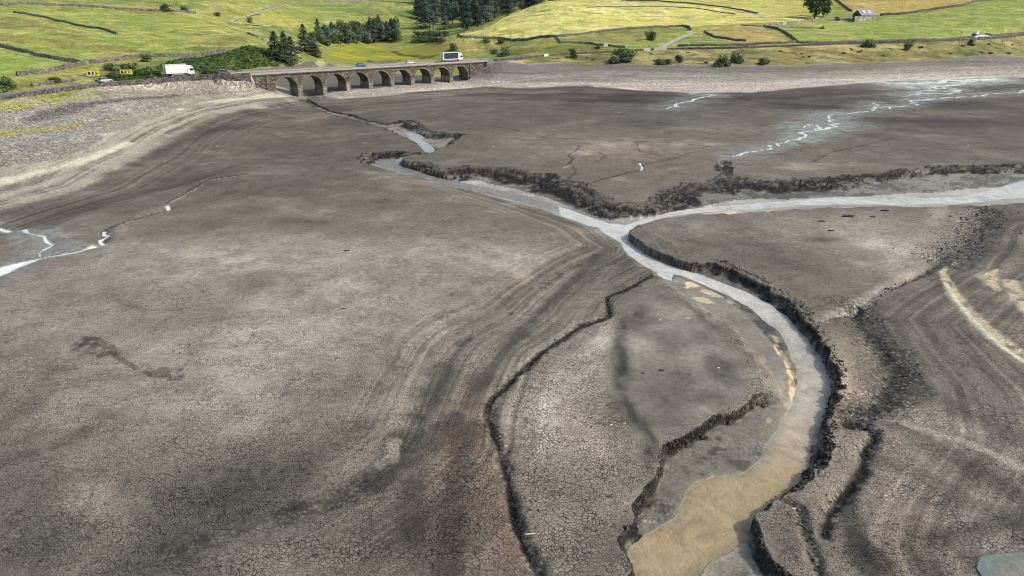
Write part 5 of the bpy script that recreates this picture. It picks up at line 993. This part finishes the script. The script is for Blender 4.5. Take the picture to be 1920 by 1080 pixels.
# ------------------------------------------------------------------ vehicles
def wheel(root, x, y, r_, w_=.28):
    wh = MB().tube((x, y - w_ / 2, r_), (x, y + w_ / 2, r_), r_, r_, 14).build("wheel", M['black'], root); sg = 1 if y > 0 else -1
    MB().tube((x, y + sg * w_ * .45, r_), (x, y + sg * w_ * .56, r_), r_ * .55, r_ * .5, 10).build("hub", M['hub'], wh); return wh
def cab(root, x0, L_=2.3, h=2.9, z0=.55, mat='white', wd=2.4, band=None):
    y0, y1 = -wd / 2, wd / 2; b = MB(); prof = [(x0, z0), (x0 + L_, z0), (x0 + L_ + .05, z0 + .9), (x0 + L_ - .3, z0 + h - .65), (x0 + L_ - .75, z0 + h), (x0, z0 + h + .1)]
    b.prism(prof, y0, y1); c = b.build("cab", M[mat], root, bevel=.05)
    e = .012; xf = lambda z_: x0 + L_ + .05 - .35 * (z_ - z0 - .9) / (h - 1.55) + e
    MB().add([(xf(z0 + 1.0), y0 + .15, z0 + 1.0), (xf(z0 + 1.0), y1 - .15, z0 + 1.0), (xf(z0 + 1.95), y1 - .2, z0 + 1.95), (xf(z0 + 1.95), y0 + .2, z0 + 1.95)], [(0, 1, 2, 3)]).build("windscreen", M['glass'], c)
    for sg in (-1, 1):
        y = sg * (wd / 2 + .006); MB().add([(x0 + .75, y, z0 + 1.05), (x0 + L_ - .18, y, z0 + 1.05), (x0 + L_ - .42, y, z0 + 1.85), (x0 + .75, y, z0 + 1.85)], [(0, 1, 2, 3)]).build("side_window", M['glass'], c)
        MB().box(x0 + L_ + .04, x0 + L_ + .11, sg * .85 - .17, sg * .85 + .17, z0 + .25, z0 + .45).build("headlight", M['lamp'], c)
        MB().box(x0 + L_ - .15, x0 + L_ + .05, sg * (wd / 2 + .12) - .05, sg * (wd / 2 + .12) + .05, z0 + 1.3, z0 + 1.8).build("mirror", M['dark'], c)
    MB().box(x0 + L_ - .05, x0 + L_ + .18, y0 + .02, y1 - .02, z0 - .25, z0 + .15).build("bumper", M['dark' if not band else band], c)
    if band: MB().box(x0 + L_ + .02, x0 + L_ + .10, y0 + .1, y1 - .1, z0 + .46, z0 + .86).build("grille_panel", M[band], c)
    return c
def lorry(loc, rz, L_, hbox, label, curtain=None, defl=False):
    r_ = empty("box_lorry", loc, rz, label, "lorry"); x0 = -L_ / 2; xb = L_ / 2 - 2.55
    cab(r_, xb + .15, 2.3, 2.75, .65); MB().box(x0 + .1, xb + 1.9, -.45, .45, .65, .95).build("chassis", M['dark'], r_)
    bx = MB().box(x0, xb, -1.25, 1.25, 1.02, hbox).build("cargo_box", M['whitem'], r_, bevel=.04)
    for sg in (-1, 1):
        if curtain: MB().box(x0 + .55, xb - .35, sg * 1.262 - .006, sg * 1.262 + .006, 1.35, hbox - .3).build("side_curtain", M[curtain], bx)
        MB().box(x0 + .02, xb - .02, sg * 1.265 - .012, sg * 1.265 + .012, hbox - .14, hbox - .04).build("roof_rail", M['rail'], bx)
        MB().box(x0 + 2.4, xb - 1.2, sg * 1.15 - .03, sg * 1.15 + .03, .55, .95).build("side_guard", M['rail'], r_)
        MB().box(x0 - .03, x0 + .02, sg * 1.0 - .15, sg * 1.0 + .15, .75, .95).build("tail_light", M['redl'], r_)
    MB().box(x0 - .025, x0 + .0, -1.15, -.03, 1.12, hbox - .12).build("rear_door", M['whitem'], bx); MB().box(x0 - .025, x0 + .0, .03, 1.15, 1.12, hbox - .12).build("rear_door", M['whitem'], bx)
    if defl: MB().prism([(xb + .25, 3.4), (xb + 1.6, 3.4), (xb + .9, 3.85), (xb + .25, hbox - .1)], -1.1, 1.1).build("wind_deflector", M['white'], r_)
    for x in ([x0 + 1.6, x0 + 2.75, L_ / 2 - 1.25] if L_ > 9.8 else [x0 + 2.0, L_ / 2 - 1.25]):
        for sg in (-1, 1): wheel(r_, x, sg * 1.05, .5)
    return r_
def car(loc, rz, mat, label, estate=True, rack=False, sc=1.0):
    r_ = empty("car", loc, rz, label, "car"); r_.scale = (sc,) * 3
    L_ = 4.3; st = [(-2.15, .45, .80, .72), (-2.05, .30, .98, .84), (-1.3, .25, 1.0, .88), (-.2, .25, .98, .89), (.9, .25, .97, .88), (1.7, .27, .88, .84), (2.08, .35, .70, .74), (2.15, .42, .58, .66)]
    b = MB(); vs = []
    for x, zb, zt, hw in st: vs += [(x, -hw, zb), (x, -hw - .03, (zb + zt) / 2), (x, -hw + .06, zt), (x, hw - .06, zt), (x, hw + .03, (zb + zt) / 2), (x, hw, zb)]
    fs = [(i * 6 + j, i * 6 + (j + 1) % 6, i * 6 + 6 + (j + 1) % 6, i * 6 + 6 + j) for i in range(len(st) - 1) for j in range(6)] + [(5, 4, 3, 2, 1, 0), tuple(range(len(vs) - 6, len(vs)))]
    bd = b.add(vs, fs).build("body", M[mat], r_, smooth=False)
    xr = -1.95 if estate else -1.35
    gh = [(xr - .1, .95), (1.0, .93), (.25, 1.43), (-.2, 1.48), (xr + .35, 1.44)]
    vs = [(x, -.78 if z_ < 1 else -.60, z_) for x, z_ in gh] + [(x, .78 if z_ < 1 else .60, z_) for x, z_ in gh]; n_ = len(gh)
    MB().add(vs, [tuple(range(n_)), tuple(range(2 * n_ - 1, n_ - 1, -1))] + [(i, (i + 1) % n_, (i + 1) % n_ + n_, i + n_) for i in range(n_)]).build("windows", M['glass'], bd)
    MB().add([(x, s_ * .61, z_ + .012) for s_ in (-1, 1) for x, z_ in gh[2:]] + [(x, s_ * .61, z_ - .05) for s_ in (-1, 1) for x, z_ in gh[2:]], [(0, 1, 4, 3), (1, 2, 5, 4), (0, 3, 9, 6), (2, 8, 11, 5), (0, 6, 7, 1), (1, 7, 8, 2), (3, 4, 10, 9), (4, 5, 11, 10)]).build("roof", M[mat], bd)
    for sg in (-1, 1):
        pl = MB()
        for a, c in (((xr + .35, 1.44), (xr - .1, .95)), ((-.35, 1.46), (-.35, .95)), ((.25, 1.43), (1.0, .93))): pl.tube((a[0], sg * .61, a[1]), (c[0], sg * .79, c[1]), .045, .05, 4)
        pl.build("pillars", M[mat], bd)
        for x in (-1.35, 1.35): wheel(r_, x, sg * .80, .33, .2)
        MB().box(2.02, 2.16, sg * .55 - .14, sg * .55 + .14, .55, .66).build("headlight", M['lamp'], bd); MB().box(-2.16, -2.1, sg * .62 - .12, sg * .62 + .12, .62, .78).build("tail_light", M['redl'], bd)
    if rack: MB().box(-1.6, .1, -.62, .62, 1.52, 1.62).build("roof_box", M['silver'], bd)
    return r_
p, a = road_at(341, 1.7); lorry(p, a, 9.8, 4.0, "plain white box lorry on the road left of the bridge")
p, a = road_at(852, 1.6); lorry(p, a, 11.2, 4.05, "white lorry with navy curtain side crossing the bridge", 'navy', True)
p, a = road_at(774, 1.6); car(p, a, 'white', "white hatchback on the bridge behind the navy-sided lorry")
p, a = road_at(679, 1.6); car(p, a, 'blue', "blue car crossing the middle of the bridge", False)
p, a = road_at(203, 1.2); car(p, a, 'silver', "silver estate car by the chevron sign on the left road")
p, a = road_at(419, 1.7); car(p, a, 'greyc', "grey car with roof box between the white lorry and the bridge", True, True)
# flat recovery lorry, nose to the left
p, a = road_at(1834, -1.6); r_ = empty("recovery_lorry", p, a + math.pi, "white flatbed lorry with yellow front and teal box at its tail, right road", "lorry")
cab(r_, 5.2, 2.5, 3.3, .6, 'white', 2.5, 'hiviz'); MB().box(-7.5, 5.1, -1.2, 1.2, 1.0, 1.25).build("flatbed", M['whitem'], r_); MB().box(-7.4, 6.8, -.4, .4, .6, .98).build("chassis", M['dark'], r_)
for sg in (-1, 1): MB().box(-4.6, 5.0, sg * 1.15 - .04, sg * 1.15 + .04, 1.25, 1.95).build("side_board", M['white'], r_)
MB().box(-7.6, -4.8, -1.2, 1.2, 1.26, 2.7).build("tail_box", M['teal'], r_, bevel=.08); MB().box(4.85, 5.1, -1.2, 1.2, 1.25, 2.9).build("headboard", M['dark'], r_); MB().box(5.6, 5.9, -.9, .9, 3.98, 4.15).build("light_bar", M['hiviz'], r_); MB().tube((1.8, 0, 1.2), (1.8, 0, 3.2), .06, .05).build("mast", M['rail'], r_)
for x in (-6.3, -5.1, 4.2, 6.6):
    for sg in (-1, 1): wheel(r_, x, sg * 1.02, .5)
# ------------------------------------------------------------------ chevron boards
def chevron(px, off, label, wd=3.5, two=2, white=False):
    q, a = road_at(px, off); q.z = gnd(q.x, q.y); az = math.atan2(q.x, -q.y) ; r_ = empty("chevron_sign", q, math.atan2(-q.x, q.y) * .6, label, "road sign", "chevron signs")
    z0 = 1.5; h = 1.5
    MB().box(-wd / 2, wd / 2, -.04, .04, z0, z0 + h).build("board", M['yellow'], r_); x0 = -wd / 2 + .25; x1 = wd / 2 - (.75 if not white else 1.1)
    pn = MB().box(x0, x1, -.055, -.042, z0 + .28, z0 + h - .28).build("black_panel", M['black'], r_)
    for i in range(2):
        cx = x0 + .55 + i * (x1 - x0 - .5) / 2; b = MB(); zt, zm, zb = z0 + h - .32, z0 + h / 2, z0 + .32
        for (za, zc) in ((zt, zm), (zb, zm)): b.add([(cx - .05, -.062, za), (cx + .32, -.062, za), (cx + .72, -.062, zc), (cx + .35, -.062, zc)], [(0, 1, 2, 3)])
        b.build("chevron_mark", M['white'], pn)
    b = MB(); cx = x1 + .12
    for (za, zc) in ((z0 + h - .32, z0 + h / 2), (z0 + .32, z0 + h / 2)): b.add([(cx, -.046, za), (cx + .2, -.046, za), (cx + .5, -.046, zc), (cx + .3, -.046, zc)], [(0, 1, 2, 3)])
    b.build("black_mark", M['black'], r_)
    for x in (-wd * .33, wd * .33): MB().box(x - .05, x + .05, .041, .14, -.4, z0 + h - .1).build("post", M['rail'], r_)
chevron(203, 6.2, "yellow chevron board directly above the silver car on the left road"); chevron(262, 6.4, "yellow and white chevron board between the bushes and the white lorry", 3.7, 2, True)
# ------------------------------------------------------------------ barn
pb = pin(1602, 40); pb2 = pin(1648, 33); v = pb2 - pb; ba = math.atan2(v.y, v.x) * .6; d = depth_px(pb)[2]
BRN = empty("stone_barn", pb, ba, "long stone barn with a grey slate roof beside the walls on the right hillside", "barn")
BLn = 46 * d / F / math.cos(ba); BWd = 8.5; EV = 4.3; RI = 7.8; xs_ = 5.2
b = MB().box(0, BLn, 0, .5, -1.5, EV - .6).build("wall", M['barnst'], BRN)
MB().box(xs_, BLn, .5, .505, -1.5, EV - .1); MB().box(xs_, BLn, .02, .52, EV - .6, EV).build("wall", M['barnst'], BRN)
MB().box(xs_, BLn, BWd - .5, BWd, -1, EV + .2).build("wall", M['barnst'], BRN)
for x in (xs_ + .02, BLn - .52): MB().add([(x + e, y, z_) for e in (0, .48) for y, z_ in ((.52, -1.2), (BWd - .52, -1.2), (BWd - .52, EV - .1), (BWd / 2, RI - .25), (.52, EV - .1))], [(0, 1, 2, 3, 4), (9, 8, 7, 6, 5)] + [(i, (i + 1) % 5, (i + 1) % 5 + 5, i + 5) for i in range(5)]).build("gable", M['gable'], BRN)
rf = MB()
for y0, z0, y1, z1 in ((-.35, EV - .1, BWd / 2, RI), (BWd + .35, EV - .1, BWd / 2, RI)): rf.add([(x, y, z_ + e) for e in (0, .22) for x, y, z_ in ((xs_ - .4, y0, z0), (BLn + .3, y0, z0), (BLn + .3, y1, z1), (xs_ - .4, y1, z1))], [(0, 1, 2, 3), (7, 6, 5, 4), (0, 4, 5, 1), (1, 5, 6, 2), (2, 6, 7, 3), (3, 7, 4, 0)])
rf = rf.build("roof", M['slate'], BRN); 
for x in (xs_ + 3.6, xs_ + 8.4): 
    f = lambda y: EV - .1 + (RI - EV + .1) * (y + .35) / (BWd / 2 + .35) + .25
    MB().add([(x, 1.7, f(1.7)), (x + 1.5, 1.7, f(1.7)), (x + 1.5, 4.0, f(4.0)), (x, 4.0, f(4.0)), (x, 1.7, f(1.7) - .1), (x + 1.5, 1.7, f(1.7) - .1), (x + 1.5, 4.0, f(4.0) - .1), (x, 4.0, f(4.0) - .1)], [(0, 1, 2, 3), (0, 4, 5, 1), (1, 5, 6, 2), (2, 6, 7, 3), (3, 7, 4, 0)]).build("roof_light", M['skylt'], rf)
MB().tube((xs_ - .4, BWd / 2, RI + .2), (BLn + .3, BWd / 2, RI + .2), .2, .2, 5).build("ridge", M['conc'], rf)
MB().box(1.2, xs_ - .1, .52, 4.2, -1, 2.6).build("lean_to", M['gable'], BRN); MB().prism([(-.2, 2.65), (xs_, 3.2), (xs_, 3.35), (-.2, 2.8)], .3, 4.6).build("lean_to_roof", M['slate'], BRN); MB().box(-.9, -.0, -.05, .5, -1, 2.2).build("doorway", M['dark'], BRN)
# heap of rubble left of the barn
b = MB(); rs = random.Random(9)
q0 = pin(1572, 37); 
for i in range(160): x, y = q0.x + rs.gauss(0, 3.4), q0.y + rs.gauss(0, 2.0); rock(b, x, y, gnd(x, y) + max(0, 1.3 - abs(x - q0.x) * .3) * rs.random(), rs.uniform(.3, .8), rs)
tag(b.build("rubble_heap", M['drypale']), "heap of tumbled pale stones left of the stone barn", "rubble", None, "stuff")
b = MB(); q0 = pin(1497, 52)
for i in range(150): x, y = q0.x + rs.gauss(0, 7), q0.y + rs.gauss(0, 1.6); rock(b, x, y, gnd(x, y), rs.uniform(.25, .6), rs)
tag(b.build("rubble_heap", M['drypale']), "spread of grey stones in the grass below the farmyard wall", "rubble", None, "stuff")
# ------------------------------------------------------------------ poles, screen, barriers
def pole(px, py, hpx, label, arm=True, wmat='wood', ymin=0, r0=.22):
    p = at(px, py, ymin); p.z = gnd(p.x, p.y); d = depth_px(p)[2]; h = hpx * d / F; e = empty("utility_pole" if arm else "post", p, 0, label, "pole" if arm else "post"); MB().tube((0, 0, -.5), (0, 0, h), r0, r0 * .7, 7).build("shaft", M[wmat], e)
    if arm: MB().box(-.9, .9, -.08, .08, h - .7, h - .5).build("crossarm", M[wmat], e); b = MB(); [b.tube((x, 0, h - .5), (x, 0, h - .25), .07, .05, 5) for x in (-.75, 0, .75)]; b.build("insulators", M['conc'], e)
pole(925, 33, 21, "pale pole in front of the conifer plantation at the hill crest", True, 'conc'); pole(958, 83, 23, "telegraph pole by the wall below the yellow hillside"); pole(870, 76, 17, "slim telegraph pole near the left end of the long wall")
pole(809, 66, 21, "pale post, left of two before the plantation", False, 'conc', 0, .5); pole(815, 66, 18, "pale post, right of two before the plantation", False, 'conc', 0, .5); pole(1798, 84, 24, "thin grey pole left of the recovery lorry", True, 'rail'); pole(1092, 85, 8, "short pole beside the low wall left of the junction", False); pole(1879, 81, 7, "dark wooden post below the right road wall", False)
p = pin(758, 76); d = depth_px(p)[2]; W_ = 28 * d / F; e = empty("slatted_screen", p, 0, "grey slatted timber screen between the trees at the head of the green basin", "screen"); b = MB()
for i in range(30): x = -W_ / 2 + i * W_ / 29; b.box(x - .11, x + .11, -.05, .05, 0, 3.6 + .2 * math.sin(i))
b.build("slats", M['wood'], e); MB().box(-W_ / 2, W_ / 2, .06, .16, 2.9, 3.1).box(-W_ / 2, W_ / 2, .06, .16, .9, 1.1).build("rails", M['wood'], e); MB().box(-W_ / 2 - 1, W_ / 2 + 1, -.6, .9, -1.2, 0).build("sill_wall", M['dry'], e)
for px, py, wp, lb in [(1006,110,14,"pale concrete block set in the road wall just right of the bridge"),(1209,95,13,"pale concrete barrier left of the side road junction"),(1236,94,24,"longer pale concrete barrier at the side road junction")]:
    q, a = road_at(px, -5.6); d = depth_px(q)[2]; L_ = wp * d / F; o = MB().box(-L_ / 2, L_ / 2, -.25, .25, -.8, 1.1, .06).build("concrete_barrier", M['skylt'], None, bevel=.04); o.location = q; o.rotation_euler = (0, 0, a); tag(o, lb, "barrier", "concrete barriers")
for px, py, lb in [(1471,47,"small white panel on the wall left of the farmyard tree"),(1497,44,"white gate panel on the wall below the farmyard tree"),(1136,88,"small white marker on the low wall left of the junction")]:
    q = pin(px, py); o = MB().box(-1.2, 1.2, -.1, .1, 0, 1.9).box(-1.3, -1.15, -.14, .14, -.3, 2.1).build("white_panel", M['white']); o.location = q; tag(o, lb, "panel")
bpy.context.view_layer.update()
